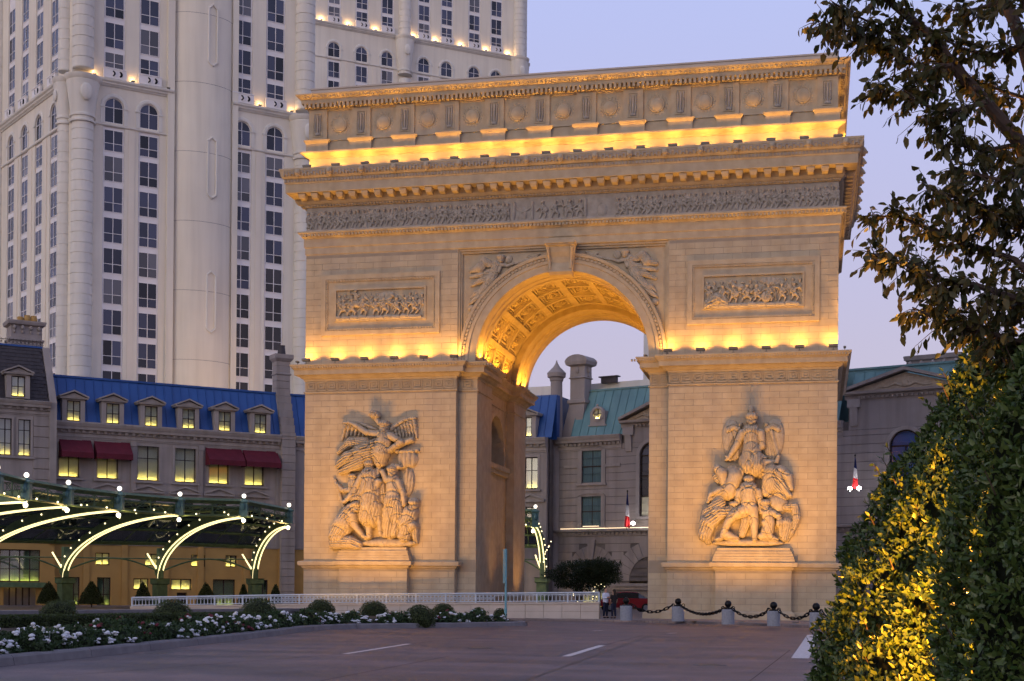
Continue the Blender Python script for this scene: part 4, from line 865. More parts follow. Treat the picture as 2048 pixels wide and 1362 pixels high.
# ================================================================== blue-roofed range
BL = thing('blue_roofed_building', 'grey stone building with bright blue mansard roof, six dormers and red awnings', 'building', (-39.101,31.867,0), .7349)
W2 = [(-8.75,-7.1),(-5.7,-3.97),(-2.4,-.6),(.74,2.54),(3.68,5.43),(6.82,8.56)]
holes = [(a, b, 10.45, 13.35) for a, b in W2]+[(a+.2, b-.2, 6.6, 9.0) for a, b in W2]
obj('wall', wallmesh(-9.3, 24, 5.1, 13.62, holes, 0, .4), 'grey_stone', BL)
gw = [(-7.88,-7.0,.1,2.4,'g'),(-5.6,-4.5,.1,2.4,'g'),(-2.64,-1.38,1.42,2.35,'l'),(.5,2.26,1.42,2.35,'l'),(4.1,6.06,.1,2.35,'g'),(8.1,9.0,.1,2.35,'g'),(-5.75,-4.6,3.4,4.4,'l'),(-1.7,-.6,3.4,4.4,'l'),(2.2,3.4,3.4,4.4,'l'),(5.2,6.2,3.4,4.4,'l'),(1.0,1.9,.05,1.2,'d')]
obj('ground_wall', wallmesh(-16, 24, 0, 5.1, [g[:4] for g in gw], -.02, .4), 'warm_wall', BL)
for a, b, c, d, k in gw:
    if k == 'g': litwin(BL, a, b, c, d, .1, 2, (.4,), blind='curtain_green')
    elif k == 'l': litwin(BL, a, b, c, d, .1, 2, ())
    elif k == 'L': litwin(BL, a, b, c, d, .1, 4, (.4,), blind='curtain_green')
    else: obj('doorway', MB().box(a, b, .38, .4, c, d), 'door_glow' if k == 'D' else 'dark_frame', BL)
for a in (-9.6, -6.5, -3.4, .05, 3.0, 7.0, 10.2): obj('ground_pilaster', MB().box(a-.25, a+.25, -.16, .05, 0, 5.1), 'warm_wall', BL)
obj('core', MB().box(-16, 24, 1., 12, 0, 14.8), 'grey_joint', BL)
extr(BL, 'cornice', CORN, -9.3, 9.95, 'grey_trim', (0,0,13.6)); extr(BL, 'cornice', CORN, 11.3, 24, 'grey_trim', (0,0,13.6))
brackets(BL, -9.1, 9.8, 14.07); brackets(BL, 11.6, 16, 14.07)
extr(BL, 'string_course', [(.1,0),(-.1,.04),(-.14,.2),(.1,.24)], -9.3, 24, 'grey_trim', (0,0,5.0))
seam_roof(BL, -9.4, 10.2, -.1, 14.86, 1.25, 18.72, 27, 'blue_roof'); seam_roof(BL, 11.1, 24., -.1, 14.86, 1.25, 18.72, 17, 'blue_roof')
obj('roof_ridge', MB().box(-9.4, 24, 1.12, 1.4, 18.64, 18.80), 'blue_roof', BL); obj('roof_deck', MB().box(-9.4, 24, 1.3, 12, 14.8, 18.7), 'blue_roof', BL)
obj('gutter', MB().box(-9.3, 24, -.56, -.02, 14.86, 14.93), 'grey_trim', BL)
for cx in (-7.68, -4.55, -1.4, 1.75, 4.88, 8.05): dormer(BL, cx, 14.93)
for k, (a, b) in enumerate(W2):
    aw = k in (0, 1, 4, 5)
    litwin(BL, a, b, 10.45, 13.35, .12, 2, () if aw else (.64,), strip=True)
    sill(BL, a, b, 10.4); surround(BL, a, b, 10.45, 13.3)
    litwin(BL, a+.2, b-.2, 6.6, 9.0, .12, 2, (.6,), blind='curtain_teal', strip=False); pediment(BL, (a+b)/2, 1.35, 9.42, .68); surround(BL, a+.2, b-.2, 6.6, 8.95)
for a, b in ((-8.72,-6.2),(-5.95,-3.05),(3.35,6.5),(6.62,9.72)):
    m = MB(); m.add([(a,-.02,13.5),(b,-.02,13.5),(b,-1.15,12.42),(a,-1.15,12.42),(a,-1.15,11.98),(b,-1.15,11.98),(a,-.02,11.98),(b,-.02,11.98)], [(0,3,2,1),(3,4,5,2),(0,6,4,3),(1,2,5,7)])
    o = obj('awning', m, 'awning_red', BL)
    for s in range(1, 5): obj('awning_seam', MB().box(a+(b-a)*s/5-.012, a+(b-a)*s/5+.012, -1.165, -1.15, 11.98, 12.42), 'awning_red', o)
for x in (-9.05, -2.75, 2.95, 9.85): obj('wall_pilaster', MB().box(x-.2, x+.2, -.12, .05, 5.2, 13.4).box(x-.26, x+.26, -.18, .05, 13.2, 13.6), 'grey_stone', BL)
# chimney breast that leans back with the roof
cb = cached(('cb',), lambda: MB().loft([[(-.6,-.5,.02),(.6,-.5,.02),(.6,.5,.02),(-.6,.5,.02)],[(-.62,-.52,.05),(.62,-.52,.05),(.62,.52,.05),(-.62,.52,.05)],[(-.62,-.52,.66),(.62,-.52,.66),(.62,.52,.66),(-.62,.52,.66)]]).mesh('chimney_block'), 'grey_stone')
for k in range(33):
    z = k*.66; y = 0 if z < 14.6 else min((z-14.6)*.36, 1.45)
    if z < 21.5: obj('chimney_block', cb, None, BL, loc=(10.62, y, z))
obj('chimney_core', MB().loft([[(10.62+s*.58, y+t*.46, z) for s, t in ((-1,-1),(1,-1),(1,1),(-1,1))] for z, y in ((0,0),(14.7,0),(18.7,1.45),(21.7,1.45))]), 'grey_joint', BL)
obj('chimney_cap', ringloft(rect(10.02,11.22,.95,1.95), [(.0,20.3),(.1,20.4),(.1,20.5),(0,20.55),(0,21.5),(.1,21.6),(.25,21.8),(.25,22.15)]), 'grey_stone', BL); obj('chimney_pot', MB().lathe([(.38,22.1),(.3,22.9),(.32,23.0)], (10.62,1.45,0), 12), 'slate', BL)
# ================================================================== slate pavilion
SL = thing('slate_roofed_building', 'grey stone pavilion with dark slate mansard, one dormer and a bracketed chimney', 'building', (-46.58,23.615,0), .7349)
SW = [(-5.6,-4.6),(-4.1,-3.1),(-2.45,-1.48),(-.99,-.05)]
holes = [(a, b, 11.85, 14.75) for a, b in SW]
wm = MB(); z = 5.; joints = []
for k in range(12):
    wallmesh(-9, 1.36, z, min(z+.83, 15.1), [h for h in holes if h[2] < z+.83 and h[3] > z], 0, .4, wm) if 0 else None
    z += .85
obj('wall', wallmesh(-9, .12, 5, 15.1, holes, 0, .4), 'grey_stone', SL)
sg = [(-7.2,-4.2,1.95,4.5),(-2.3,.75,1.95,4.5),(-2.0,.5,.05,1.5),(-7.0,-4.6,.05,1.5)]
obj('ground_wall', wallmesh(-9, 1.88, 0, 5, sg, -.02, .4), 'warm_wall', SL)
for a, b, c, d in sg[:2]: litwin(SL, a, b, c, d, .1, 4, (.4,), blind='curtain_green')
obj('fascia', MB().box(-2.6, 1.1, -.5, .1, 1.52, 1.93), 'canopy_green', SL)
for a, b, c, d in sg[2:]:
    o = obj('lobby_doorway', MB().box(a, b, .75, .77, c, d), 'door_glow', SL)
    for k in range(1, 5): obj('door_frame', MB().box(a+(b-a)*k/5-.05, a+(b-a)*k/5+.05, .3, .4, c, d), 'dark_frame', o)
for k in range(12): obj('quoin_course', MB().frus([(.14,0,5.02+.84*k),(1.36,0,5.02+.84*k),(1.36,0,5.82+.84*k),(.14,0,5.82+.84*k)], [(.17,-.06,5.05+.84*k),(1.36,-.06,5.05+.84*k),(1.36,-.06,5.79+.84*k),(.17,-.06,5.79+.84*k)]), 'grey_stone', SL)
obj('core', MB().box(-9, 1.86, .02, 10, 5, 16.1).box(.1, 1.86, .0, .1, 5, 15.1), 'grey_joint', SL) if 0 else obj('core', MB().box(-9, 1.4, .6, 10, 0, 16.1).box(.1, 1.4, .01, .6, 5, 15.1), 'grey_stone', SL)
obj('corner_pilaster', MB().box(1.36, 1.9, -.22, 3, 5, 16.2).frus([(1.36,-.22,16.2),(1.9,-.22,16.2),(1.9,1.5,16.2),(1.36,1.5,16.2)], [(1.0,1.1,20.7),(1.55,1.1,20.7),(1.55,2.4,20.7),(1.0,2.4,20.7)]), 'grey_trim', SL)
extr(SL, 'cornice', [(y*1.0, z*.9) for y, z in CORN], -9, 1.4, 'grey_trim', (0,0,15.08)); brackets(SL, -8.8, 1.3, 15.5)
sl = MB(); rows = 15
for k in range(rows):
    t0, t1 = k/rows, (k+1)/rows; y0, z0, y1, z1 = -.05+1.25*t0, 16.2+4.45*t0, -.05+1.25*t1, 16.2+4.45*t1
    n = 30
    for j in range(n):
        xa = -9+(10.36/n)*(j+(.5 if k % 2 else 0)); xb = xa+10.36/n-.02
        if xb > 1.4-.38*t0: continue
        sl.add([(xa,y0-.05,z0),(xb,y0-.05,z0),(xb,y1,z1+.04),(xa,y1,z1+.04),(xa,y0+.02,z0),(xb,y0+.02,z0)], [(0,1,2,3),(0,4,5,1)])
obj('slates', sl, 'slate', SL, kind='stuff'); obj('roof_deck', MB().frus([(-9,0,16.2),(1.36,0,16.2),(1.36,10,16.2),(-9,10,16.2)], [(-9,1.22,20.65),(1.0,1.22,20.65),(1.0,10,20.65),(-9,10,20.65)]), 'slate', SL)
obj('ridge_flashing', MB().box(-9, 1.1, 1.1, 1.5, 20.6, 20.75), 'blue_roof', SL)
cr = MB().box(-9, 1.0, 1.24, 1.28, 21.12, 21.16)
for k in range(34): cr.tube([(-9+k*.3,1.26,20.75),(-9+k*.3,1.26,21.25)], .015, 4).tube([(-9+k*.3+.15+.12*math.cos(a),1.26,20.95+.12*math.sin(a)) for a in [j*.9 for j in range(8)]], .012, 4)
obj('roof_cresting', cr, 'iron_dark', SL)
dormer(SL, -1.1, 16.42, 1.04, 1.62, -.44, 1.7); dormer(SL, -5.2, 16.42, 1.04, 1.62, -.44, 1.7)
for a, b in SW: litwin(SL, a, b, 11.85, 14.75, .12, 2, (.33,.7)); surround(SL, a, b, 11.85, 14.72, .16); sill(SL, a, b, 11.8); pediment(SL, (a+b)/2, .85, 9.75, .62)
obj('chimney', ringloft(rect(-1.15,1.25,2.4,4.2), [(.06,20.6),(.06,21.2),(.16,21.35),(.16,21.45),(0,21.5),(0,22.5),(.22,22.6),(.28,22.78),(.28,22.9)]), 'grey_stone', SL)
for k in range(4): obj('chimney_bracket', MB().ball((-.9+k*.63,2.3,22.35), .14, 8, 5, sz=1.3).ball((-.9+k*.63,2.34,22.0), .09, 8, 5, sz=1.4), 'grey_trim', SL)
for k, x in enumerate((-.3, .25, .75)): obj('chimney_pot', MB().lathe([(.26,22.88),(.3,23.2),(.22,23.45),(.24,23.5)] if k else [(.22,22.88),(.26,23.3),(.2,23.35)], (x,3.2,0), 12), 'warm_wall', SL)
# ================================================================== blue-roofed wing seen through the arch
p = at(1060, 1182, 122.8)
BW = thing('blue_roofed_wing', 'short blue-roofed wing with one dormer seen through the arch opening', 'building', (p.x,p.y,0), -.16)
h2 = [(-.6,.62,10.45,13.2),(-.5,.6,6.4,8.9)]
obj('wall', wallmesh(-12, 1.45, 0, 13.62, h2, 0, .4), 'grey_stone', BW); litwin(BW, -.6, .62, 10.45, 13.2, .12, 2, (.58,)); litwin(BW, -.5, .6, 6.4, 8.9, .12, 2, (.5,), strip=False, blind='curtain_teal'); sill(BW, -.6, .62, 10.4); pediment(BW, 0, 1.3, 9.3, .7); surround(BW, -.6, .62, 10.45, 13.2)
extr(BW, 'cornice', CORN, -12, 1.45, 'grey_trim', (0,0,13.6)); brackets(BW, -3, 1.3, 14.07); obj('core', MB().box(-12,1.45,.8,9,0,14.8), 'grey_joint', BW)
seam_roof(BW, -12, 1.9, -.1, 14.86, 1.25, 18.72, 19, 'blue_roof'); dormer(BW, -.35, 14.93, 1.1, 1.7); obj('roof_deck', MB().box(-12,1.9,1.2,9,14.8,18.7), 'blue_roof', BW); obj('parapet', MB().box(-12,1.6,2.,2.5,18.7,19.6), 'tower_trim', BW)
# ================================================================== green-roofed stone building
GR = thing('green_roofed_building', 'grey stone building with weathered green metal roof, pediments and arched windows', 'building', (-4.81,43.31,0), -.3647)
gh = [(-1.21,.75,11.0,13.75),(-1.21,.75,7.2,9.8),(4.45,6.65,7.95,14.2),(25.9,28.3,7.6,14.05)]
zc = 7.0; k = 0
while zc < 14.2:        # dressed courses with open joints
    z1 = min(zc+.68, 14.25); hh = [h for h in gh if h[2] < z1-.02 and h[3] > zc+.02]
    obj('stone_course', wallmesh(-3.6, 40, zc+.02, z1-.02, hh, 0, .06), 'grey_stone', GR); zc += .68
bk = wallmesh(-3.6, 40, 0, 14.9, gh+[(-1.4,1.1,.2,3.1),(3.5,7.7,.1,2.5)], .05, .4)
archfill(bk, 5.55, 1.1, 13.1, 14.2, .05); archfill(bk, 27.1, 1.2, 12.85, 14.05, .05)
obj('backing_wall', bk, 'grey_joint', GR); obj('core', MB().box(-3.6, 40, 1.2, 10, 0, 14.9), 'grey_joint', GR)
obj('arch_spandrel', archfill(MB(), 5.55, 1.1, 13.1, 14.2, 0, .4), 'grey_stone', GR); obj('arch_spandrel', archfill(MB(), 27.1, 1.2, 12.85, 14.05, 0, .4), 'grey_stone', GR)
# lower storey with wedge stones round two arches
lo = [(-1.4,1.1,.2,3.1),(3.5,7.7,.1,2.5)]
zc = .1
while zc < 6.3:
    z1 = min(zc+.70, 6.35); hh = [h for h in lo if h[2] < z1-.02 and h[3] > zc+.02]
    for cx, r, zs in ((-.15,2.3,3.1),(5.6,3.2,2.5)):
        if z1 > zs:
            t = max(zc-zs, 0); rr = r*r-t*t
            if rr > 0: hh = hh+[(cx-math.sqrt(rr), cx+math.sqrt(rr), zc, z1)]
    obj('stone_course', wallmesh(-3.6, 40, zc+.02, z1-.02, hh, 0, .06), 'grey_stone', GR); zc += .70
for cx, r0, r1, zs, n in ((-.15,1.25,2.45,3.1,11),(5.6,2.1,3.4,2.5,13)):
    for k in range(n):
        a0, a1 = math.pi*(k+.03)/n, math.pi*(k+.97)/n; r1k = r1+(.5 if k == n//2 else 0)
        q = [(cx-r0*math.cos(a0),zs+r0*math.sin(a0)),(cx-r1k*math.cos(a0),zs+r1k*math.sin(a0)),(cx-r1k*math.cos(a1),zs+r1k*math.sin(a1)),(cx-r0*math.cos(a1),zs+r0*math.sin(a1))]
        obj('wedge_stone', MB().prism(q, -.02 if k != n//2 else -.2, .3), 'grey_stone', GR)
litwin(GR, -1.4, 1.1, .2, 3.1, .3, 2, (.62,)); obj('arch_light', MB().prism([(-.15-1.25*math.cos(math.pi*i/16), 3.1+1.25*math.sin(math.pi*i/16)) for i in range(17)], .34, .36), 'curtain_teal', GR)
fan = obj('fan_window', MB().prism([(5.6-2.1*math.cos(math.pi*i/20), 2.55+2.1*math.sin(math.pi*i/20)) for i in range(21)], .36, .38), 'blind', GR)
fb = MB(); archring(fb, 5.6, 2.55, [(2.12,.1),(2.12,.2),(2.02,.2),(2.02,.1),(2.12,.1)]); archring(fb, 5.6, 2.55, [(1.0,.12),(1.0,.18),(.94,.18),(.94,.12),(1.0,.12)])
for k in range(1, 6): fb.tube([(5.6-.95*math.cos(math.pi*k/6),.15,2.55+.95*math.sin(math.pi*k/6)),(5.6-2.1*math.cos(math.pi*k/6),.15,2.55+2.1*math.sin(math.pi*k/6))], .03, 4)
fb.box(3.5,7.7,.1,.2,2.48,2.56); obj('glazing_bars', fb, 'dark_frame', fan); obj('sill_lamp', MB().box(3.7,7.5,.24,.28,2.56,2.61), 'sill_strip', fan)
obj('garage_lintel', MB().box(2.0,9.0,-.5,.3,2.05,2.3).box(2.1,9,-.35,.3,1.75,2.05), 'grey_trim', GR); obj('garage_panel', MB().box(2.2,9,-.1,.3,1.1,1.75), 'grey_stone', GR); obj('garage_shade_panel', MB().box(2.6,9,.2,.3,0,1.1), 'dark_frame', GR)  # solid dark panel stands for the shade inside the garage mouth
for z, x0, x1 in ((6.34,-3.7,32),): extr(GR, 'lower_cornice', [(.1,0),(-.06,.02),(-.08,.14),(-.12,.18),(-.12,.36),(-.4,.4),(-.44,.55),(-.4,.62),(.1,.64)], x0, x1, 'grey_trim', (0,0,z)); brackets(GR, -3.5, 7.6, 6.5, .42, .2, .26, .18); brackets(GR, 21.5, 31, 6.5, .42, .2, .26, .18)
obj('ledge_light_strip', MB().box(-3.2,8,-.26,-.2,7.0,7.03), 'ledge_glow', GR)
extr(GR, 'cornice', CORN, -3.7, 2.7, 'grey_trim', (0,0,13.75)); brackets(GR, -3.4, 2.5, 14.2, .42, .2, .34, .2); extr(GR, 'cornice', CORN, 8.4, 22.2, 'grey_trim', (0,0,13.75)); brackets(GR, 20.2, 22, 14.2, .42, .2, .34, .2)
for a, b in ((11.0,13.75),(7.2,9.8)):
    o = obj('shutter', MB().box(-1.21,.75,.16,.2,a,b), 'curtain_teal', GR); obj('meeting_rail', MB().box(-1.21,.75,.13,.16,(a+b)/2-.05,(a+b)/2+.05).box(-.25,-.21,.13,.16,a,b), 'dark_frame', o)
    obj('shutter_lamp', MB().box(-1.0,.6,-.16,-.12,a-.0,a+.03), 'ledge_glow', GR) if a < 8 else None
    m = MB().box(-1.6,-1.21,-.1,.1,a-.1,b).box(.75,1.14,-.1,.1,a-.1,b).box(-1.7,1.24,-.18,.1,a-.25,a-.1)
    m.loft([[(-.23-1.37*math.cos(t)*1.0, y, b+(-.05+.55*math.sin(t))*(1 if j else .45)) for j, y in ((0,-.1),(1,-.1),(1,.1),(0,.1))] for t in [math.pi*i/12 for i in range(13)]], False, True)
    obj('window_surround', m, 'grey_trim', GR)
obj('string_course', MB().box(-3.0,-1.6,-.12,.05,12.3,12.55), 'grey_trim', GR); obj('string_course', MB().box(1.14,2.6,-.12,.05,12.3,12.55), 'grey_trim', GR)
# tall arched windows, brackets, pediments
for cx, r, zb, zs in ((5.55,1.1,7.95,13.1),(27.1,1.2,7.6,12.85)):
    fr = MB().box(cx-r,cx-r+.1,.1,.25,zb,zs).box(cx+r-.1,cx+r,.1,.25,zb,zs).box(cx-.05,cx+.05,.12,.24,zb,zs); archring(fr, cx, zs, [(r,.1),(r,.25),(r-.1,.25),(r-.1,.1),(r,.1)])
    for z in (zb, zb+(zs-zb)*.33, zb+(zs-zb)*.66, zs): fr.box(cx-r,cx+r,.12,.24,z-.06,z+.06)
    o = obj('arched_window', fr, 'dark_frame', GR)
    for k in range(3):
        for s in (-1, 1): obj('pane', MB().box(min(cx+s*.05,cx+s*(r-.1)),max(cx+s*.05,cx+s*(r-.1)),.18,.19,zb+(zs-zb)*k/3+.06,zb+(zs-zb)*(k+1)/3-.06), ('blue_glass' if cx > 10 else 'tower_glass') if k else 'blind', o)
    obj('fanlight', MB().prism([(cx-(r-.1)*math.cos(math.pi*i/14), zs+.06+(r-.1)*math.sin(math.pi*i/14)) for i in range(15)], .18, .19), 'blue_glass' if cx > 10 else 'tower_glass', o)
    sr = MB(); archring(sr, cx, zs, [(r+.02,.05),(r+.02,-.1),(r+.3,-.12),(r+.36,.05)]); sr.box(cx-r-.34,cx-r,-.1,.05,zb,zs).box(cx+r,cx+r+.34,-.1,.05,zb,zs).box(cx-r-.5,cx+r+.5,-.2,.05,zb-.25,zb); obj('window_surround', sr, 'grey_trim', GR)
    W_ = 2.9 if cx < 10 else 4.75; zp = 15.15 if cx < 10 else 16.2
    pw = wallmesh(cx-W_+.3, cx+W_-.3, 14.25, zp+.9, [], -.02, .5); obj('pavilion_wall', pw, 'grey_stone', GR)
    extr(GR, 'pediment_cornice', [(.3,0),(-.1,0),(-.14,.3),(-.5,.36),(-.56,.55),(.3,.6)], cx-W_, cx+W_, 'grey_trim', (0,0,zp+.4)); brackets(GR, cx-W_+1.2, cx+W_-1.2, zp+.42, .36, .18, .3, .16)
    ph = 1.15 if cx < 10 else 1.35
    obj('pediment_field', MB().prism([(cx-W_+.4,zp+1.0),(cx+W_-.4,zp+1.0),(cx,zp+1.0+ph-.15)], -.12, .6), 'relief_stone', GR)
    fo = MB().ball((cx,-.16,zp+1.35), .28, 10, 6, sy=.5)
    for s in (-1, 1): fo.tube([(cx+s*.2,-.14,zp+1.2),(cx+s*.8,-.16,zp+1.4),(cx+s*1.4,-.14,zp+1.18),(cx+s*2.0,-.14,zp+1.2)], [.12,.1,.08,.05], 6)
    obj('pediment_carving', fo, 'relief_stone', GR, True, kind='stuff')
    for s in (-1, 1):
        a, b = (cx+s*(W_+.05), zp+.98), (cx, zp+1.0+ph)
        obj('pediment_rake', MB().frus([(a[0],-.6,a[1]),(b[0],-.6,b[1]),(b[0],.6,b[1]),(a[0],.6,a[1])][::s], [(a[0],-.62,a[1]+.22),(b[0],-.62,b[1]+.25),(b[0],.6,b[1]+.25),(a[0],.6,a[1]+.22)][::s]), 'grey_trim', GR)
        x = cx+s*(W_-.75); obj('pediment_console', MB().box(x-.5,x+.5,-.3,.1,zp-.25,zp+.4).prism([(.05,zp-1.7),(-.12,zp-1.65),(-.16,zp-1.4),(-.3,zp-.5),(-.36,zp-.25),(.05,zp-.25)], x-.28, x+.28, 'x'), 'grey_trim', GR)
seam_roof(GR, -2.4, 21.8, .05, 15.0, 1.9, 19.2, 30, 'teal_roof'); obj('roof_deck', MB().box(-3.0,31.6,1.9,10,14.8,19.18), 'teal_roof', GR); obj('roof_ridge', MB().box(-2.4,31.6,1.8,2.1,19.15,19.3), 'teal_roof', GR); seam_roof(GR, 22.4, 31.6, 1.2, 17., 2.0, 19.2, 11, 'teal_roof')
obj('parapet', MB().box(-3.5,5.6,3.5,4.2,18.8,20.1), 'tower_trim', GR); obj('roof_box', MB().box(-1.1,.4,3.0,3.4,20.0,20.5).box(-1.3,.6,2.9,3.5,20.5,20.6), 'slate', GR)
oc = MB().lathe([(.78,0),(.78,.0)], n=4) if 0 else MB()
oc.loft([[(.05+q*math.cos(2*math.pi*i/20), y, 16.95+q*math.sin(2*math.pi*i/20)) for i in range(20)] for q, y in ((.66,.75),(.66,.35),(.5,.3),(.42,.36),(.42,.6))], False); oc.box(-.68,.78,.4,1.4,16.0,16.55).box(-.68,-.5,.4,1.3,16.5,17.2).box(.6,.78,.4,1.3,16.5,17.2).box(-.85,.95,.35,1.,15.9,16.02).ball((.05,.4,17.7), .12, 8, 5); obj('oculus', oc, 'grey_trim', GR)
og = obj('oculus_light', MB().prism([(.05+.43*math.cos(2*math.pi*i/20),16.95+.43*math.sin(2*math.pi*i/20)) for i in range(20)], .56, .58), 'blind', GR); obj('glazing_bars', MB().box(.02,.08,.5,.55,16.52,17.38).box(-.38,.48,.5,.55,16.92,16.98), 'dark_frame', og); obj('sill_lamp', MB().box(-.15,.25,.44,.46,16.58,16.6), 'sill_strip', og)
# its chimneys
obj('round_stack', MB().lathe([(.6,0),(.6,15),(.55,18),(.52,20.0),(.6,20.1),(.62,20.3),(.8,20.4),(.84,20.75),(.6,21.0),(.3,21.3),(.12,21.6),(.03,21.9)], (-4.05,.3,0), 18).mesh('round_stack', True), 'grey_stone', GR)
obj('tall_chimney', MB().loft([[(x+(dx if x > -2 else dx), y, z) for x, y in rect(-3.0-o,-1.55+o,.9-o,2.1+o)] for o, z, dx in ((.25,15.0,-.5),(.05,18.0,0),(.2,18.1,0),(.2,18.35,0),(0,18.4,0),(0,20.2,0),(.12,20.3,0),(.02,20.4,0),(.0,21.3,0),(.3,21.45,0),(.36,21.7,0))]), 'grey_stone', GR)
obj('chimney_cap', MB().prism([(-2.28-1.12*math.cos(math.pi*i/12), 21.7+.62*math.sin(math.pi*i/12)) for i in range(13)], .55, 2.45), 'grey_stone', GR); obj('chimney_console', MB().ball((-2.28,.86,20.95), .16, 8, 6, sz=1.8), 'grey_trim', GR)
for s in (-1,1): obj('chimney_console', MB().ball((-2.28+s*.78,1.5,21.0), .2, 8, 6, sz=1.5).ball((-2.28+s*.74,1.5,20.55), .14, 8, 6, sz=1.4), 'grey_trim', GR)
obj('broad_chimney', ringloft(rect(26.3,30.4,2.6,4.2), [(0,17.5),(0,18.2),(.08,18.3),(0,18.4),(0,19.6),(.15,19.7),(.2,20.0),(.1,20.05)]), 'grey_stone', GR)
for k in range(5): obj('chimney_console', MB().ball((26.6+k*.88,2.55,19.4), .17, 8, 6, sz=1.4).ball((26.6+k*.88,2.58,18.95), .12, 8, 6, sz=1.6), 'grey_trim', GR)
# ================================================================== flags and their lamps
def flag(u, v, D, H, lab, lamps):
    b = at(u, v, D); o = thing('flag', lab, 'flag', b, TH, 'wall flags'); 
    obj('pole', MB().tube([(0,.3,-.1),(0,-.1,H)], .03, 6).ball((0,-.1,H+.05), .07, 8, 5), 'iron_dark', o)
    n = 8
    for k, c in enumerate(('flag_blue','flag_white','flag_red')):
        z0, z1 = H*(1-.04-k*.31), H*(1-.04-(k+1)*.31)
        rows = []
        for j in range(n+1):
            t = j/n; z = z0+(z1-z0)*t; w_ = .06+.26*((k+t)/3)
            rows.append([(-w_*.75+w_*1.5*i/6, -.14-.08*math.sin(i*2.1+k+t*2)-.1*(k+t)/3, z-.12*i/6) for i in range(7)])
        obj('flag_band', MB().loft(rows, False, False).mesh('flag_band', True), c, o)
    for k, (lu, lv) in enumerate(lamps):
        q = at(lu, lv, D-.6); l = thing('flag_lamp', ('left ' if k == 0 and len(lamps) > 1 else 'right ' if len(lamps) > 1 else '')+'dazzling white lamp at the foot of the flag '+('by the tall hedge' if len(lamps) > 1 else 'inside the arch opening'), 'lamp', q, TH, 'flag lamps')
        obj('bulb', MB().ball((0,0,0), .17, 12, 8), 'flag_lamp', l, True); obj('bracket', MB().tube([(0,.1,0),(0,.7,-.1)], .04, 6).lathe([(.14,-.16),(.17,-.06),(.15,-.02)], n=12), 'fixture', l)
        lamp('POINT', l, (0,-.25,0), 14, (1,.93,.88), size=.1)
flag(1254, 1056, 119.0, 3.05, 'furled three-coloured flag on the wall framed by the arch opening', [(1266,1047)])
flag(1709, 978, 107.5, 2.5, 'furled three-coloured flag on the wall beside the tall hedge', [(1700,978),(1718,977)])

rl_ = TF.pos(10.6,-13.2,18.75); rf = thing('roof_floodlight', 'small floodlight on the blue roof washing the tower turret', 'floodlight', rl_, .7349)
obj('housing', flm, None, rf); obj('yoke', ykm, None, rf); lamp('SPOT', rf, (0,0,.2), 2600, (1,.62,.3), size=.1, spot=R(80), blend=1., aim=(-2.4,12,6))
# ================================================================== iron and glass canopy
CN = thing('glass_canopy', 'green iron and glass entrance canopy with glowing curved ribs and globe lamps', 'canopy')
RIBS = [((-430,1148,100),(45,1002,82)),((-250,1150,102),(128,1012,86)),((-60,1153,104),(232,1020,90)),((130,1155,106),(352,1029,95)),((320,1157,108),(482,1034,98.5)),((510,1157,111),(575,1052,105))]
RIB2 = [((1085,1155,119),(1066,1052,116)),((980,1153,121),(990,1050,118))]
GL = [((-5,935),(-8,998)),((53,950),(51,1010)),((137,965),(134,1020)),((239,977),(237,1030)),((360,988),(358,1039)),((488,992),(487,1041)),((578,1010),(576,1055))]
glm = MB().ball((0,0,0), .15, 16, 10).mesh('globe', True); glm.materials.append(M['globe'])
blm = MB().ball((0,0,0), .06, 8, 6).mesh('bulb', True); blm.materials.append(M['bulb'])
def rib_curve(b, t, n=20):
    return [Vector((b.x+(t.x-b.x)*(1-math.cos(a)), b.y+(t.y-b.y)*(1-math.cos(a)), b.z+(t.z-b.z)*math.sin(a))) for a in [math.pi/2*i/n for i in range(n+1)]]
def build_ribs(ribs):
    out = []
    for (bu,bv,bd),(tu,tv,td) in ribs:
        b, t = at(bu,bv,bd), at(tu,tv,td); cv = rib_curve(b, t); hd = Vector((t.x-b.x, t.y-b.y, 0)).normalized(); sd = Vector((hd.y,-hd.x,0))
        web = MB(); rows = []
        for i, p in enumerate(cv):
            up = Vector((0,0,1)) if i > 10 else (Vector((0,0,1))*.6-hd*.8); up.normalize()
            rows.append([p+sd*.22, p+sd*.22+up*.62, p-sd*.22+up*.62, p-sd*.22])
        web.loft([[tuple(q) for q in r] for r in rows]); o = obj('rib', web, 'canopy_green', CN)
        for s in (-1, 1): obj('light_tube', MB().tube([tuple(p+sd*.17*s-Vector((0,0,.06))) for p in cv], .05, 8).mesh('light_tube', True), 'tube', CN)
        for i in range(2, 19, 2):
            up = Vector((0,0,1))*.6-hd*.8 if i < 11 else Vector((0,0,1))
            obj('bulb', blm, None, CN, loc=cv[i]+up.normalized()*.45+sd*.24*(-1 if sd.y > 0 else 1))
        c = MB().box(-.42,.42,-.42,.42,0,b.z-.1).loft([[(x,y,z) for x, y in rect(-.42-o,.42+o,-.42-o,.42+o)] for o, z in ((.0,b.z-.5),(.12,b.z-.4),(.12,b.z-.05),(.2,b.z)) ]).loft([[(x,y,z) for x, y in rect(-.42-o,.42+o,-.42-o,.42+o)] for o, z in ((.14,0),(.14,.5),(.02,.6))])
        rz = math.atan2(sd.y, sd.x)
        obj('column', c, 'canopy_green', CN, loc=(b.x,b.y,0), rz=rz)
        obj('column_shaft', MB().box(-.2,.2,-.2,.2,b.z,4.6), 'canopy_green', CN, loc=(b.x,b.y,0), rz=rz)
        out.append((b, t, cv, hd, sd))
    return out
RB = build_ribs(RIBS); RB2 = build_ribs(RIB2)
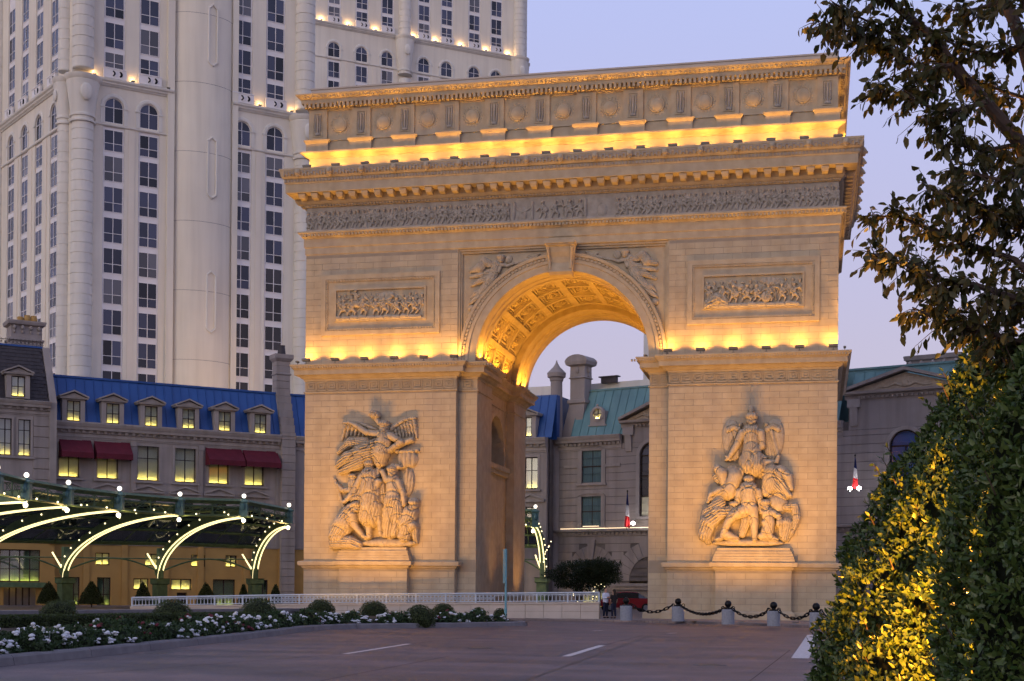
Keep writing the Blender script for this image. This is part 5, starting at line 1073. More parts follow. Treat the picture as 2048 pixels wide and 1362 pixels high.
def bay(r0, r1, nc=4, nr=4):
    c0, c1 = r0[2], r1[2]; lo = 6
    def P(f, g):       # the glass follows the ribs, a little above them
        k = lo+(20-lo)*g; i = min(int(k), 19); t = k-i
        return c0[i].lerp(c0[i+1], t).lerp(c1[i].lerp(c1[i+1], t), f)+Vector((0,0,.72-.1*g))
    for j in range(0, nr+1): obj('purlin', MB().tube([P(0,j/nr), P(.5,j/nr), P(1,j/nr)], .17 if j == 0 else .10, 4), 'canopy_green', CN)
    for i in range(1, nc): obj('glazing_bar', MB().tube([P(i/nc,j/8) for j in range(9)], .05, 4), 'canopy_green', CN)
    for i in range(nc):
        for j in range(nr):
            q = [P(i/nc,j/nr), P((i+1)/nc,j/nr), P((i+1)/nc,(j+1)/nr), P(i/nc,(j+1)/nr)]; u = Vector((0,0,.03))
            obj('roof_pane', MB().frus([tuple(p+u*2) for p in q], [tuple(p+u*3) for p in q]), 'canopy_glass', CN)
    a0, a1 = r0[0].copy(), r1[0].copy(); m0 = a0.z
    obj('arched_tie', MB().tube([tuple(a0.lerp(a1, f)+Vector((0,0,.5+1.0*math.sin(math.pi*f)))) for f in [i/14 for i in range(15)]], .07, 5), 'canopy_green', CN)
    obj('tie_rail', MB().tube([a0+Vector((0,0,1.5)), a1+Vector((0,0,1.5))], .05, 5), 'canopy_green', CN)
    for f in (.86, .14):
        p = a0.lerp(a1, f)+Vector((0,0,1.9)); q = a0.lerp(a1, f+(.1 if f > .5 else -.1))+Vector((0,0,.75))
        obj('brace_light', MB().tube([p, q], .06, 6), 'tube', CN) if f > .5 else None
for a, b in zip(RB, RB[1:]): bay(a, b)
bay(RB2[1], RB2[0])
# parapet of scrolled panels between lamp posts
posts = []
for (gu, gv), (lu, lv) in GL:
    D = {-5:79,53:82,137:86,239:90,360:95,488:98.5,578:105}[gu]; posts.append((at(gu,gv,D), at(lu,lv,D)))
posts2 = [(at(1071,1013,115.5), at(1066,1062,115.5)), (at(990,1012,117), at(990,1058,117))]
def post(g, l):
    zb = l.z+.2
    obj('lamp_post', MB().box(-.26,.26,-.26,.26,zb+.1,g.z-.45).loft([[(x,y,z) for x, y in rect(-.26-o,.26+o,-.26-o,.26+o)] for o, z in ((.0,g.z-.5),(.08,g.z-.45),(.08,g.z-.36),(-.1,g.z-.3),(-.14,g.z-.18))]).ball((0,-.28,(zb+g.z)/2), .14, 8, 6, sz=1.8), 'canopy_teal', CN, loc=(g.x,g.y,0), rz=TH)
    obj('globe', glm, None, CN, loc=g); o = obj('globe', glm, None, CN, loc=l)
    lamp('POINT', o, (0,0,-.3), 160, (1,.62,.22), size=.15)
def parapet(A, B):
    a, b = A[0], B[0]; za, zb = a.z-.45, b.z-.45; H = min(a.z-A[1].z, b.z-B[1].z)-.75
    p = lambda f, d, o=0: Vector((a.x+(b.x-a.x)*f, a.y+(b.y-a.y)*f, za+(zb-za)*f-d*H))
    obj('parapet_rail', MB().tube([p(0,0)+Vector((0,0,.08)), p(1,0)+Vector((0,0,.08))], .16, 4), 'canopy_green', CN); obj('parapet_rail', MB().tube([p(0,.12), p(1,.12)], .04, 4), 'canopy_green', CN); obj('parapet_rail', MB().tube([p(0,1), p(1,1)], .09, 4), 'canopy_green', CN)
    L = (b-a).length; n = max(2, int(L/1.9))
    for k in range(n):
        f0, f1 = k/n, (k+1)/n; fm = (f0+f1)/2; hw = (f1-f0)/2; m = MB()
        m.tube([p(f1,0.1), p(f1,1)], .05, 5)
        for s in (-1, 1):
            m.tube([p(fm+s*hw*t, .95-.8*t**.6) for t in [j/8 for j in range(9)]], .028, 4); m.tube([p(fm+s*hw*.95*math.cos(u), .95-.62*math.sin(u)) for u in [j*math.pi/16 for j in range(9)]], .024, 4)
            m.tube([p(fm+s*hw*(.45+.25*math.cos(u)), .42+.2*math.sin(u)) for u in [j*.8 for j in range(9)]], .02, 4)
        obj('scroll_panel', m, 'canopy_green', CN)
        for q in range(1): obj('bulb', blm, None, CN, loc=p(f0+(q+.5)*hw*2, .92)+Vector((.1,-.22,0)))
    obj('parapet_back', MB().add([p(0,1), p(1,1), p(1,.55), p(0,.55)], [(0,1,2,3)]), 'canopy_green', CN) if 0 else None
for g, l in posts+posts2: post(g, l)
for A, B in zip(posts, posts[1:]): parapet(A, B)
parapet(posts2[1], posts2[0])
# light strings on bare branches beside the right-hand rib
ls = [(1102,1083),(1098,1092),(1094,1100),(1097,1094),(1090,1108),(1089,1117),(1087,1124)]
o = thing('light_string', 'string of tiny warm bulbs climbing beside the glowing rib inside the arch opening', 'light string', at(1090,1130,114))
obj('wire', MB().tube([at(u,v,114)-at(1090,1130,114) for u, v in ls], .015, 4), 'iron_dark', o)
for u, v in ls: obj('bulb', blm, None, o, loc=at(u,v,114)-at(1090,1130,114), scale=(.8,)*3)
# ================================================================== ground: drive, pavement, planting bed
def flat(poly, z, name, mt, thick=None):
    m = MB()
    if thick: m.frus([(x,y,z-thick) for x, y in poly], [(x,y,z) for x, y in poly])
    else: m.add([(x,y,z) for x, y in poly], [tuple(range(len(poly)))])
    return struct(name, m, mt)
def paver(name, c1, c2, mortar, sc, offs=.5, bump=.5):
    m = bpy.data.materials.new(name); m.use_nodes = True; M[name] = m
    n = m.node_tree.nodes; L = m.node_tree.links; b = n['Principled BSDF']; b.inputs['Roughness'].default_value = .62; b.inputs['Specular IOR Level'].default_value = .35
    g = n.new('ShaderNodeNewGeometry'); br = n.new('ShaderNodeTexBrick'); br.inputs['Scale'].default_value = sc; br.inputs['Mortar Size'].default_value = .012; br.inputs['Color1'].default_value = (*c1,1); br.inputs['Color2'].default_value = (*c2,1); br.inputs['Mortar'].default_value = (*mortar,1); br.inputs['Brick Width'].default_value = .5; br.inputs['Row Height'].default_value = .25
    L.new(g.outputs['Position'], br.inputs['Vector'])
    mp = n.new('ShaderNodeMapping'); mp.inputs['Scale'].default_value = (.12,.5,1); mp.inputs['Rotation'].default_value = (0,0,.3); L.new(g.outputs['Position'], mp.inputs[0])
    no = n.new('ShaderNodeTexNoise'); no.inputs['Scale'].default_value = 1.1; no.inputs['Detail'].default_value = 7; L.new(mp.outputs[0], no.inputs['Vector'])
    cr = n.new('ShaderNodeValToRGB'); cr.color_ramp.elements[0].position = .35; cr.color_ramp.elements[1].position = .68; cr.color_ramp.elements[0].color = (.34,.36,.45,1); cr.color_ramp.elements[1].color = (1.2,1.05,1.0,1); L.new(no.outputs[0], cr.inputs[0])
    mx = n.new('ShaderNodeMix'); mx.data_type = 'RGBA'; mx.blend_type = 'MULTIPLY'; mx.inputs[0].default_value = 1; L.new(br.outputs[0], mx.inputs[6]); L.new(cr.outputs[0], mx.inputs[7]); n4 = n.new('ShaderNodeTexNoise'); n4.inputs['Scale'].default_value = .55; n4.inputs['Detail'].default_value = 8; n4.inputs['Roughness'].default_value = .7; L.new(g.outputs['Position'], n4.inputs['Vector'])
    c4 = n.new('ShaderNodeMapRange'); c4.inputs[1].default_value = .35; c4.inputs[2].default_value = .7; c4.inputs[3].default_value = .62; c4.inputs[4].default_value = 1.12; L.new(n4.outputs[0], c4.inputs[0])
    h4 = n.new('ShaderNodeHueSaturation'); L.new(c4.outputs[0], h4.inputs['Value']); L.new(mx.outputs[2], h4.inputs['Color']); L.new(h4.outputs[0], b.inputs['Base Color'])
    n2 = n.new('ShaderNodeTexNoise'); n2.inputs['Scale'].default_value = 26; L.new(g.outputs['Position'], n2.inputs['Vector'])
    bp = n.new('ShaderNodeBump'); bp.inputs['Strength'].default_value = bump; bp.inputs['Distance'].default_value = .02; L.new(n2.outputs[0], bp.inputs['Height']); L.new(bp.outputs[0], b.inputs['Normal'])
    r2 = n.new('ShaderNodeMapRange'); r2.inputs[3].default_value = .34; r2.inputs[4].default_value = .7; L.new(no.outputs[0], r2.inputs[0]); L.new(r2.outputs[0], b.inputs['Roughness'])
paver('paved_road', (.19,.145,.15), (.155,.13,.145), (.10,.085,.095), 3.2)
paver('paving', (.30,.255,.24), (.27,.235,.225), (.16,.14,.135), 1.6)
flat([(-1500,-300),(1500,-300),(1500,2500),(-1500,2500)], 0, 'road', 'paved_road')
KB = [(-90,-4.3),(2.6,-4.3),(4.6,-5.0),(7.2,-6.0),(9.7,-7.7),(12.0,-10.0),(14.3,-12.7),(19,-18.8),(30,-32)]
flat(KB+[(80,-32),(80,95),(-90,95)], .118, 'pavement', 'paving', .11)
def kerbline(pts, wd, h, name, seg=3.2, left=1):
    root = bpy.data.objects.new(name, None); COL.objects.link(root); root['kind'] = 'structure'
    cl = [Vector((x,y,0)) for x, y in pts]; L = [0]
    for a, b in zip(cl, cl[1:]): L.append(L[-1]+(b-a).length)
    def P(s):
        for i in range(len(L)-1):
            if s <= L[i+1]+1e-6: return cl[i].lerp(cl[i+1], (s-L[i])/(L[i+1]-L[i]))
        return cl[-1]
    n = max(1, int(L[-1]/seg))
    def N(s):
        t = (P(min(s+.3, L[-1]))-P(max(s-.3, 0))).normalized(); return Vector((-t.y*left, t.x*left, 0))
    for k in range(n):
        s0, s1 = L[-1]*k/n+.012, L[-1]*(k+1)/n-.012; rings = []
        for j in range(5):
            s = s0+(s1-s0)*j/4; p, q = P(s), N(s)
            rings.append([tuple(p+q*o+Vector((0,0,z))) for o, z in ((0,0),(.03,h-.04),(.07,h),(wd,h+.004),(wd,0))])
        obj('kerb_stone', MB().loft(rings), 'concrete', root)
    return root
kerbline(KB[1:], .3, .135, 'pavement_kerb', 2.6)
K = [(-.2,-70),(-1.0,-60),(-1.52,-52.7),(-1.89,-47.9),(-2.67,-40.3),(-3.6,-33.0),(-4.4,-28.4),(-4.5,-25.6),(-3.9,-23.6),(-2.4,-21.6),(-.6,-18.9),(1.1,-15.7),(1.3,-14.6),(.6,-13.6),(-2,-13.1),(-20,-14),(-60,-20)]
kerbline(K[:-2], .34, .2, 'bed_kerb', 3.4)
bed = struct('planting_bed', MB().loft([[(x-.3*(1 if y < -15 else 0), y, .16) for x, y in K]+[(-60,-70,.16)], [(x-2.2, y+(.5 if y < -15 else -.8), .34) for x, y in K]+[(-60,-70,.34)]]), 'soil')
# worn paint and joints on the drive
def strip(name, pts, wd, z, mt):
    a, b = [Vector((p.x,p.y,z)) for p in pts]; t = (b-a).normalized(); q = Vector((-t.y,t.x,0))*wd/2
    return struct(name, MB().add([a-q, b-q, b+q, a+q], [(0,1,2,3)]), mt)
strip('lane_dash', (atz(690,1308,0), atz(818,1288,0)), .16, .005, 'road_paint'); strip('lane_dash', (atz(1132,1313,0), atz(1204,1291,0)), .2, .005, 'road_paint'); strip('lane_dash', (atz(1600,1317,0), atz(1626,1270,0)), .42, .005, 'road_paint')
strip('lane_dash', (atz(1020,1262,0), atz(1075,1262,0)), .15, .005, 'road_paint'); strip('lane_dash', (atz(1185,1262,0), atz(1205,1261,0)), .15, .005, 'road_paint'); strip('lane_dash', (atz(1335,1267,0), atz(1352,1266,0)), .15, .005, 'road_paint')
strip('road_joint', (atz(1050,1362,0), atz(1306,1269,0)), .05, .004, 'iron_dark'); strip('road_joint', (atz(500,1322,0), atz(1000,1262,0)), .03, .004, 'road_paint') if 0 else None
# low coping wall behind the bed
a, b = at(-60,1221,52), at(600,1224,67); d = (b-a); d.z = 0; L = d.length
lw = tag(obj('coping_wall', MB().box(0,L,-.5,.5,0,.52).box(-.05,L,-.58,.58,.52,.66), 'concrete', loc=(a.x,a.y,0), rz=math.atan2(d.y,d.x)), 'low flat-topped lilac grey stone wall behind the box balls', 'wall')
# terrace wall and balustrade before the left pier
TW = thing('terrace_wall', 'cream terrace wall topped by a pale metal balustrade before the left pier', 'wall', (0,-3,0))
ZW = [(-24.2,.50),(-14,.76),(-5.5,.89),(2.75,1.02)]
def zw(x):
    for (a, za), (b, zb) in zip(ZW, ZW[1:]):
        if x <= b: return za+(zb-za)*(x-a)/(b-a)
    return ZW[-1][1]
for k in range(27):
    x0, x1 = -24.2+k*26.95/27, -24.2+(k+1)*26.95/27-.02; m = MB()
    for r in range(3):
        o = 0; za, zb = (0, zw(x0)*.5, zw(x0)-.1)[0 if r == 0 else 1] if r < 2 else 0, 0
    obj('wall_stone', MB().frus([(x0,-.2,0),(x1,-.2,0),(x1,.2,0),(x0,.2,0)], [(x0,-.2,zw(x0)*.5),(x1,-.2,zw(x1)*.5),(x1,.2,zw(x1)*.5),(x0,.2,zw(x0)*.5)]), 'wall_cream', TW)
    obj('wall_stone', MB().frus([(x0+.0,-.2,zw(x0)*.5+.015),(x1,-.2,zw(x1)*.5+.015),(x1,.2,zw(x1)*.5+.015),(x0,.2,zw(x0)*.5+.015)], [(x0,-.2,zw(x0)-.08),(x1,-.2,zw(x1)-.08),(x1,.2,zw(x1)-.08),(x0,.2,zw(x0)-.08)]), 'wall_cream', TW)
cp = MB(); cp.loft([[(x,-.26,zw(x)-.08),(x,-.26,zw(x)),(x,.26,zw(x)),(x,.26,zw(x)-.08)] for x in [-24.2+i*26.95/20 for i in range(21)]]); obj('coping', cp, 'wall_cream', TW)
core = MB().loft([[(x,-.17,0),(x,-.17,zw(x)-.09),(x,.17,zw(x)-.09),(x,.17,0)] for x in [-24.2+i*26.95/20 for i in range(21)]]); obj('wall_core', core, 'mortar', TW)
for dz, r in ((.5,.045),(.41,.022),(.06,.025)): obj('rail', MB().tube([(x,0,zw(x)+dz) for x in [-24.2+i*26.9/20 for i in range(21)]], r, 6), 'railing_paint', TW)
bm = MB().box(-.016,.016,-.016,.016,0,.36).mesh('baluster'); bm.materials.append(M['railing_paint']); pm_ = MB().box(-.04,.04,-.04,.04,0,.52).mesh('railing_post'); pm_.materials.append(M['railing_paint'])
n = 128; sc = MB()
for k in range(n+1):
    x = -24.2+k*26.9/n
    if k % 8 == 0: obj('railing_post', pm_, None, TW, loc=(x,0,zw(x)))
    else: obj('baluster', bm, None, TW, loc=(x,0,zw(x)+.05))
    if -16 < x < -3 and k < n:
        w_ = 26.9/n; zz = zw(x)
        sc.tube([(x,0,zz+.1),(x+w_,0,zz+.38)], .011, 4).tube([(x+w_,0,zz+.1),(x,0,zz+.38)], .011, 4).tube([(x+w_/2+.06*math.cos(t),-.01,zz+.24+.06*math.sin(t)) for t in [j*.9 for j in range(8)]], .01, 4)
    elif k < n: sc.tube([(x+26.9/n/2+.05*math.cos(t),-.01,zw(x)+.37+.035*math.sin(t)) for t in [j*.9 for j in range(8)]], .008, 4)
obj('railing_lattice', sc, 'railing_paint', TW, kind='stuff')
# teal post with its sign edge-on
p = at(1011, 1232, 66.); ps = thing('sign_post', 'slim teal metal sign post seen edge-on before the left pier', 'sign post', (p.x,p.y,0), TH)
zt = at(1011,1098,66.).z; obj('pole', MB().tube([(0,0,0),(0,0,zt)], .05, 8), 'post_teal', ps); obj('sign_plate', MB().box(-.03,.03,-.35,.35,zt-1.6,zt), 'post_teal', ps, loc=(-.06,0,0), rz=R(8)); obj('collar', MB().lathe([(.07,.55),(.07,.75)], n=10), 'post_teal', ps)
# bollards and chains
BO = [(1252,1241),(1356,1242.5),(1456,1248.5),(1547,1252),(1632,1255)]
bol = []
WH = ['beside the two people','nearest the inner edge of the right pier','second from the right end of the chain','before the right pedestal','beside the tall hedge']
WH = ['nearest the two people','at the inner edge of the right pier','left of the right pedestal','right of the right pedestal','nearest the tall hedge']
for k, (u, v) in enumerate(BO):
    p = atz(u, v, .118); D = (p-Vector(CAM)).length; r = .5*25.3*D/FPX if k else .5*24.5*D/FPX; h = 29.5*D/FPX
    o = thing('bollard', 'grey stone bollard with black iron ball, '+WH[k], 'bollard', (p.x,p.y,.118), TH, 'bollards along the pavement'); bol.append((p, r, h))
    obj('stone_drum', MB().lathe([(r,0),(r,h-.02),(r-.02,h)], n=24).mesh('stone_drum', True), 'bollard_stone', o)
    obj('iron_cap', MB().lathe([(r*.75,h),(r*.7,h+.05),(r*.3,h+.09),(r*.28,h+.12)], n=16).mesh('iron_cap', True), 'iron_dark', o); obj('iron_ball', MB().ball((0,0,h+.25), .165, 16, 10), 'iron_dark', o, True)
    for s in (-1, 1): obj('chain_ring', MB().tube([(s*(r*.8)+.07*math.cos(a),0,h+.06+.07*math.sin(a)) for a in [i*math.pi/5 for i in range(11)]], .022, 5), 'iron_dark', o)
lk = MB().tube([(.105*math.cos(a)+(.05 if math.cos(a) > 0 else -.05), 0, .06*math.sin(a)) for a in [i*math.pi/6 for i in range(13)]], .026, 6).mesh('link', True); lk.materials.append(M['iron_dark'])
pts_end = bol+[(bol[-1][0]+(bol[-1][0]-bol[-2][0]), bol[-1][1], bol[-1][2])]
for k in range(5):
    (pa, ra, ha), (pb, rb_, hb) = pts_end[k], pts_end[k+1]; a = Vector((pa.x,pa.y,.118+ha+.06)); b = Vector((pb.x,pb.y,.118+hb+.06)); d = (b-a).normalized(); a = a+d*ra*.9; b = b-d*rb_*.9
    ch = thing('chain', 'black iron chain hanging '+('between the bollards by the two people and by the pier edge','left of the right pedestal','across the front of the right pedestal','right of the right pedestal','running off behind the tall hedge')[k], 'chain', a, 0, 'chains between bollards')
    L = (b-a).length; n = max(10, int(L*1.06/.205)); sag = .36
    cv = [a.lerp(b, i/n)-Vector((0,0,sag*(1-(2*i/n-1)**2))) for i in range(n+1)]
    for i in range(n):
        m_, t = (cv[i]+cv[i+1])/2, (cv[i+1]-cv[i]).normalized(); q = t.to_track_quat('X','Z').to_matrix().to_4x4() @ Matrix.Rotation(R(80) if i % 2 else R(15), 4, 'X')
        obj('link', lk, None, ch, loc=m_-a, rot=q.to_euler())

# small cast-iron covers and tyre-worn seams in the drive
for k, (u, v) in enumerate(((318,1306),(960,1296),(1420,1330))):
    p = atz(u, v, 0); o = thing('drain_cover', ('small round iron cover in the drive near the bed kerb','round iron cover in the middle of the drive','round iron cover in the drive before the right pier')[k], 'drain cover', (p.x,p.y,.001), k, 'iron covers in the drive')
    obj('frame', MB().lathe([(.36,0),(.36,.006),(.30,.006)], n=20, caps=False), 'concrete', o); obj('lid', MB().lathe([(.30,.0),(.30,.005)], n=20), 'iron_dark', o)
for (u0,v0),(u1,v1) in (((120,1352),(690,1308)),((820,1288),(1010,1266)),((640,1362),(900,1312)),((1205,1291),(1290,1270)),((1500,1362),(1580,1300))):
    strip('road_seam', (atz(u0,v0,0), atz(u1,v1,0)), .018, .003, 'soil')
# ================================================================== planting
def leaf_mesh(P, A, Nn, L, W, cup=.25, name='foliage'):
    P, A, Nn = map(np.asarray, (P, A, Nn)); L = np.broadcast_to(np.asarray(L, float).reshape(-1,1) if np.ndim(L) else L, (len(P),1)); W = np.broadcast_to(np.asarray(W, float).reshape(-1,1) if np.ndim(W) else W, (len(P),1))
    A = A/np.linalg.norm(A, axis=1, keepdims=True); S = np.cross(A, Nn); S /= np.linalg.norm(S, axis=1, keepdims=True)+1e-9; U = np.cross(S, A)
    V = np.stack([P, P+A*L*.32+S*W*.48+U*W*cup, P+A*L*.7+S*W*.38+U*W*cup*.6, P+A*L-U*L*.08, P+A*L*.7-S*W*.38+U*W*cup*.6, P+A*L*.32-S*W*.48+U*W*cup, P+A*L*.5], 1)
    n = len(P); b = (np.arange(n)*7)[:,None]
    F = np.concatenate([b+np.array([[0,1,6,5]]), b+np.array([[1,2,3,6]]), b+np.array([[6,3,4,5]])], 0)
    return npmesh(name, V.reshape(-1,3), F, True)
def rdir(n): v = rng.normal(size=(n,3)); return v/np.linalg.norm(v, axis=1, keepdims=True)
def ball_plant(o, r, mt, n=2600, leaf=.06, sz=.92, inner=True, rough=.1):
    d = rdir(n); d = d[d[:,2] > -.55]; bump = 1+rough*np.sin(d[:,0]*7+1)*np.sin(d[:,1]*6)*np.sin(d[:,2]*8+2)
    P = d*(r*(.88+.14*rng.random(len(d)))*bump)[:,None]; P[:,2] *= sz
    A = d*.7+rdir(len(d))*.9; m = leaf_mesh(P, A, d+rdir(len(d))*.5, leaf*(.7+.6*rng.random(len(d))), leaf*.6)
    f = obj('foliage', m, mt, o, kind='stuff'); f.location = (0,0,0)
    if inner: obj('shade_core', MB().ball((0,0,0), r*.86, 12, 8, sz=sz), 'inner_dark', o)  # dark solid behind the leaves, painted as inner shade
BB = [(118,1200,45,75),(345,1199,52,76),(517,1197,57,76),(642,1199,66,57),(748,1202,68,58),(840,1210,59,62),(887,1207,70,48),(957,1215,72,30),(1000,1217,72,26)]
NM = ['clipped box ball nearest the left edge of the planting bed','clipped box ball behind the red and white flowers','large clipped box ball left of the left pier','clipped box ball below the left edge of the left pier','clipped box ball below the left pedestal','darkest clipped box ball standing forward among the flowers','flatter clipped box ball behind the darkest one','small loose box ball left of the teal sign post','smallest box ball right beside the teal sign post']
for k, (u, v, D, wd) in enumerate(BB):
    t = at(u, v, D); r = wd*D/FPX/2; o = thing('box_ball', NM[k], 'shrub', (t.x,t.y,t.z-r*.92), k, 'clipped box balls')
    ball_plant(o, r, 'leaf_box', int(5200*min(1, r/.65)**2), .045)
    obj('stem', MB().tube([(0,0,-t.z+r*.9),(0,0,-r*.5)], .05, 6), 'bark', o)
# flowering shrubs along the kerb
kp = [Vector((x,y,0)) for x, y in K[1:13]]; cum = [0]
for a, b in zip(kp, kp[1:]): cum.append(cum[-1]+(b-a).length)
def KP(s):
    for i in range(len(cum)-1):
        if s <= cum[i+1]: return kp[i].lerp(kp[i+1], (s-cum[i])/(cum[i+1]-cum[i])), (kp[i+1]-kp[i]).normalized()
    return kp[-1], (kp[-1]-kp[-2]).normalized()
fl_v = []
hd_ = MB().lathe([(.01,.0),(.05,.0),(.055,.02),(.04,.04),(.012,.05)], n=6)
def blossoms(o, r, n, mt, name, size=1., bias=0.):
    m = MB()
    for _ in range(n):
        th = rng.uniform(0, 2*math.pi); z = rng.uniform(.25,1.02)**1.0; q = math.sqrt(max(0, 1-z*z*.9)); p = Vector((r*1.04*q*math.cos(th), r*1.04*q*math.sin(th), r*(z*1.0)))
        for _ in range(rng.integers(2,6)):
            c = p+Vector(rng.normal(0,.035,3)); s = size*rng.uniform(.6,1.15); m.lathe([(.012*s,-.01*s),(.045*s,-.005*s),(.05*s,.014*s),(.03*s,.035*s),(.006*s,.042*s)], c, 6)
    return obj(name, m, mt, o, kind='stuff')
cnt = [0, 0]
def ordw(n): return ORD[n-1] if n <= 20 else {2:'twenty',3:'thirty',4:'forty',5:'fifty'}[n//10]+('-'+ORD[n % 10-1] if n % 10 else '') if n % 10 else {3:'thirtieth',4:'fortieth',5:'fiftieth'}[n//10]
s = 1.0; i = 0
while s < cum[-1]-.6:
    p, t = KP(s); nrm = Vector((-t.y, t.x, 0))
    row = 0
    for off in ((.78, 1.5) if i % 3 else (.7,)):
        q = p+nrm*(off+rng.uniform(-.1,.1)); r = rng.uniform(.40,.52)
        dist = (q-Vector(CAM)).length
        red = rng.random() < .3
        cnt[off > 1.2] += 1
        o = thing('flowering_shrub', ordw(cnt[off > 1.2])+' flowering shrub from the left in the '+('back' if off > 1.2 else 'front')+' row, with '+('white and dark red' if red else 'white')+' blossoms', 'shrub', (q.x,q.y,.12+.03*(off > 1.2)), rng.uniform(0,6), 'flowering shrubs along the kerb'); o.scale = (1,1,rng.uniform(.78,1.3))
        ball_plant(o, r, 'leaf_rose', int(2400 if dist < 45 else 1500), .075 if dist < 45 else .085, 1.0, True, .35)
        blossoms(o, r, rng.integers(7,15) if not red else rng.integers(2,6), 'petal_white', 'white_blossoms', 1.2 if dist < 45 else 1.35)
        if red: blossoms(o, r, rng.integers(3,7), 'petal_red', 'red_blossoms', 1.2)
    s += rng.uniform(.95,1.3); i += 1
# low clipped hedge behind the flowers
a, b = at(-80,1231,41), at(500,1234,52); a.z = b.z = 0; d = b-a; L = d.length
hg = thing('low_hedge', 'low flat-topped clipped hedge running behind the flowers', 'hedge', a, math.atan2(d.y,d.x)); n = 15000
X = rng.random(n)*L; f = rng.random(n); Y = np.where(f < .45, -.4, rng.uniform(-.4,.4,n)); Z = np.where(f < .45, rng.uniform(.15,.66,n), .66)+rng.normal(0,.015,n)
Nn = np.stack([np.zeros(n), np.where(f < .45, -1, 0), np.where(f < .45, 0, 1)], 1).astype(float)
obj('foliage', leaf_mesh(np.stack([X,Y,Z],1), Nn+rdir(n), Nn+rdir(n)*.4, .06, .035), 'leaf_box', hg, kind='stuff'); obj('shade_core', MB().box(0,L,-.37,.37,.1,.63), 'inner_dark', hg)
# cone topiary and standard trees near the hotel wall
for k, (u, v0, v1, wd, D) in enumerate([(97,1163,1214,40,104),(183,1162,1216,44,103),(286,1164,1206,32,105),(412,1165,1200,36,106),(487,1168,1200,20,108),(551,1168,1200,22,109)]):
    b = at(u, v1, D); t = at(u, v0, D); h = t.z-.1; r = wd*D/FPX/2
    o = thing('cone_topiary', ('first','second','third','fourth','fifth','sixth')[k]+' dark cone-shaped evergreen from the left under the glass canopy', 'shrub', (b.x,b.y,.1), k, 'cone evergreens under the canopy')
    n = 2600; z = 1-np.sqrt(rng.random(n)); th = rng.random(n)*6.283; rr = r*(1-z**1.6)*(.85+.25*rng.random(n)); P = np.stack([rr*np.cos(th), rr*np.sin(th), .25+z*(h-.25)], 1); Nn = np.stack([np.cos(th), np.sin(th), .4+0*th], 1)
    obj('foliage', leaf_mesh(P, Nn+rdir(n), Nn, .11, .06), 'leaf_cypress', o, kind='stuff'); obj('shade_core', MB().lathe([(r*.8,.25),(r*.62,h*.45),(r*.3,h*.8),(.02,h*.97)], n=10), 'inner_dark', o); obj('trunk', MB().tube([(0,0,0),(0,0,.4)], .06, 6), 'bark', o)
    if k in (2, 3):
        for j in range(5): a_ = rng.uniform(2.5,5.5); zz = rng.uniform(.2,.7); obj('fairy_bulb', blm, None, o, loc=(r*.9*(1-zz)*math.cos(a_), r*.9*(1-zz)*math.sin(a_), .25+zz*(h-.25)), scale=(.5,)*3)
for k, (u, v, D, wx, hz, lab) in enumerate([(1153,1152,100,112,58,'round-headed tree left of its neighbour inside the arch opening'),(1198,1146,98,84,52,'round-headed tree nearest the two people inside the arch opening')]):
    c = at(u, v, D); g = at(u, 1205, D); o = thing('standard_tree', lab, 'tree', (c.x,c.y,.1), 0, 'small trees beyond the arch'); rx, rz_ = wx*D/FPX/2, hz*D/FPX/2; n = 6500
    d = rdir(n); bump = 1+.22*np.sin(d[:,0]*5+k)*np.sin(d[:,2]*6+1)+.12*np.sin(d[:,1]*9); P = d*(.5+.5*rng.random(n)**.5)[:,None]*bump[:,None]*np.array([rx,rx*.8,rz_]); P[:,2] += c.z-.1
    obj('crown', leaf_mesh(P, d+rdir(n), d+rdir(n)*.5, .14, .07), 'leaf_far', o, kind='stuff'); obj('trunk', MB().tube([(0,0,0),(.05,0,c.z*.5),(0,0,c.z)], [.11,.08,.05], 7), 'bark', o)
    for s_ in (-1, 1): obj('limb', MB().tube([(0,0,c.z*.62),(s_*rx*.35,0,c.z*.9),(s_*rx*.6,0,c.z+rz_*.2)], [.06,.04,.02], 5), 'bark', o)
    for j in range(4 if k == 0 else 12): obj('fairy_bulb', blm, None, o, loc=(rng.uniform(-.5,.5)*(1 if k else .5), -.3, c.z-rz_*.9-rng.random()*1.1), scale=(.55,)*3)
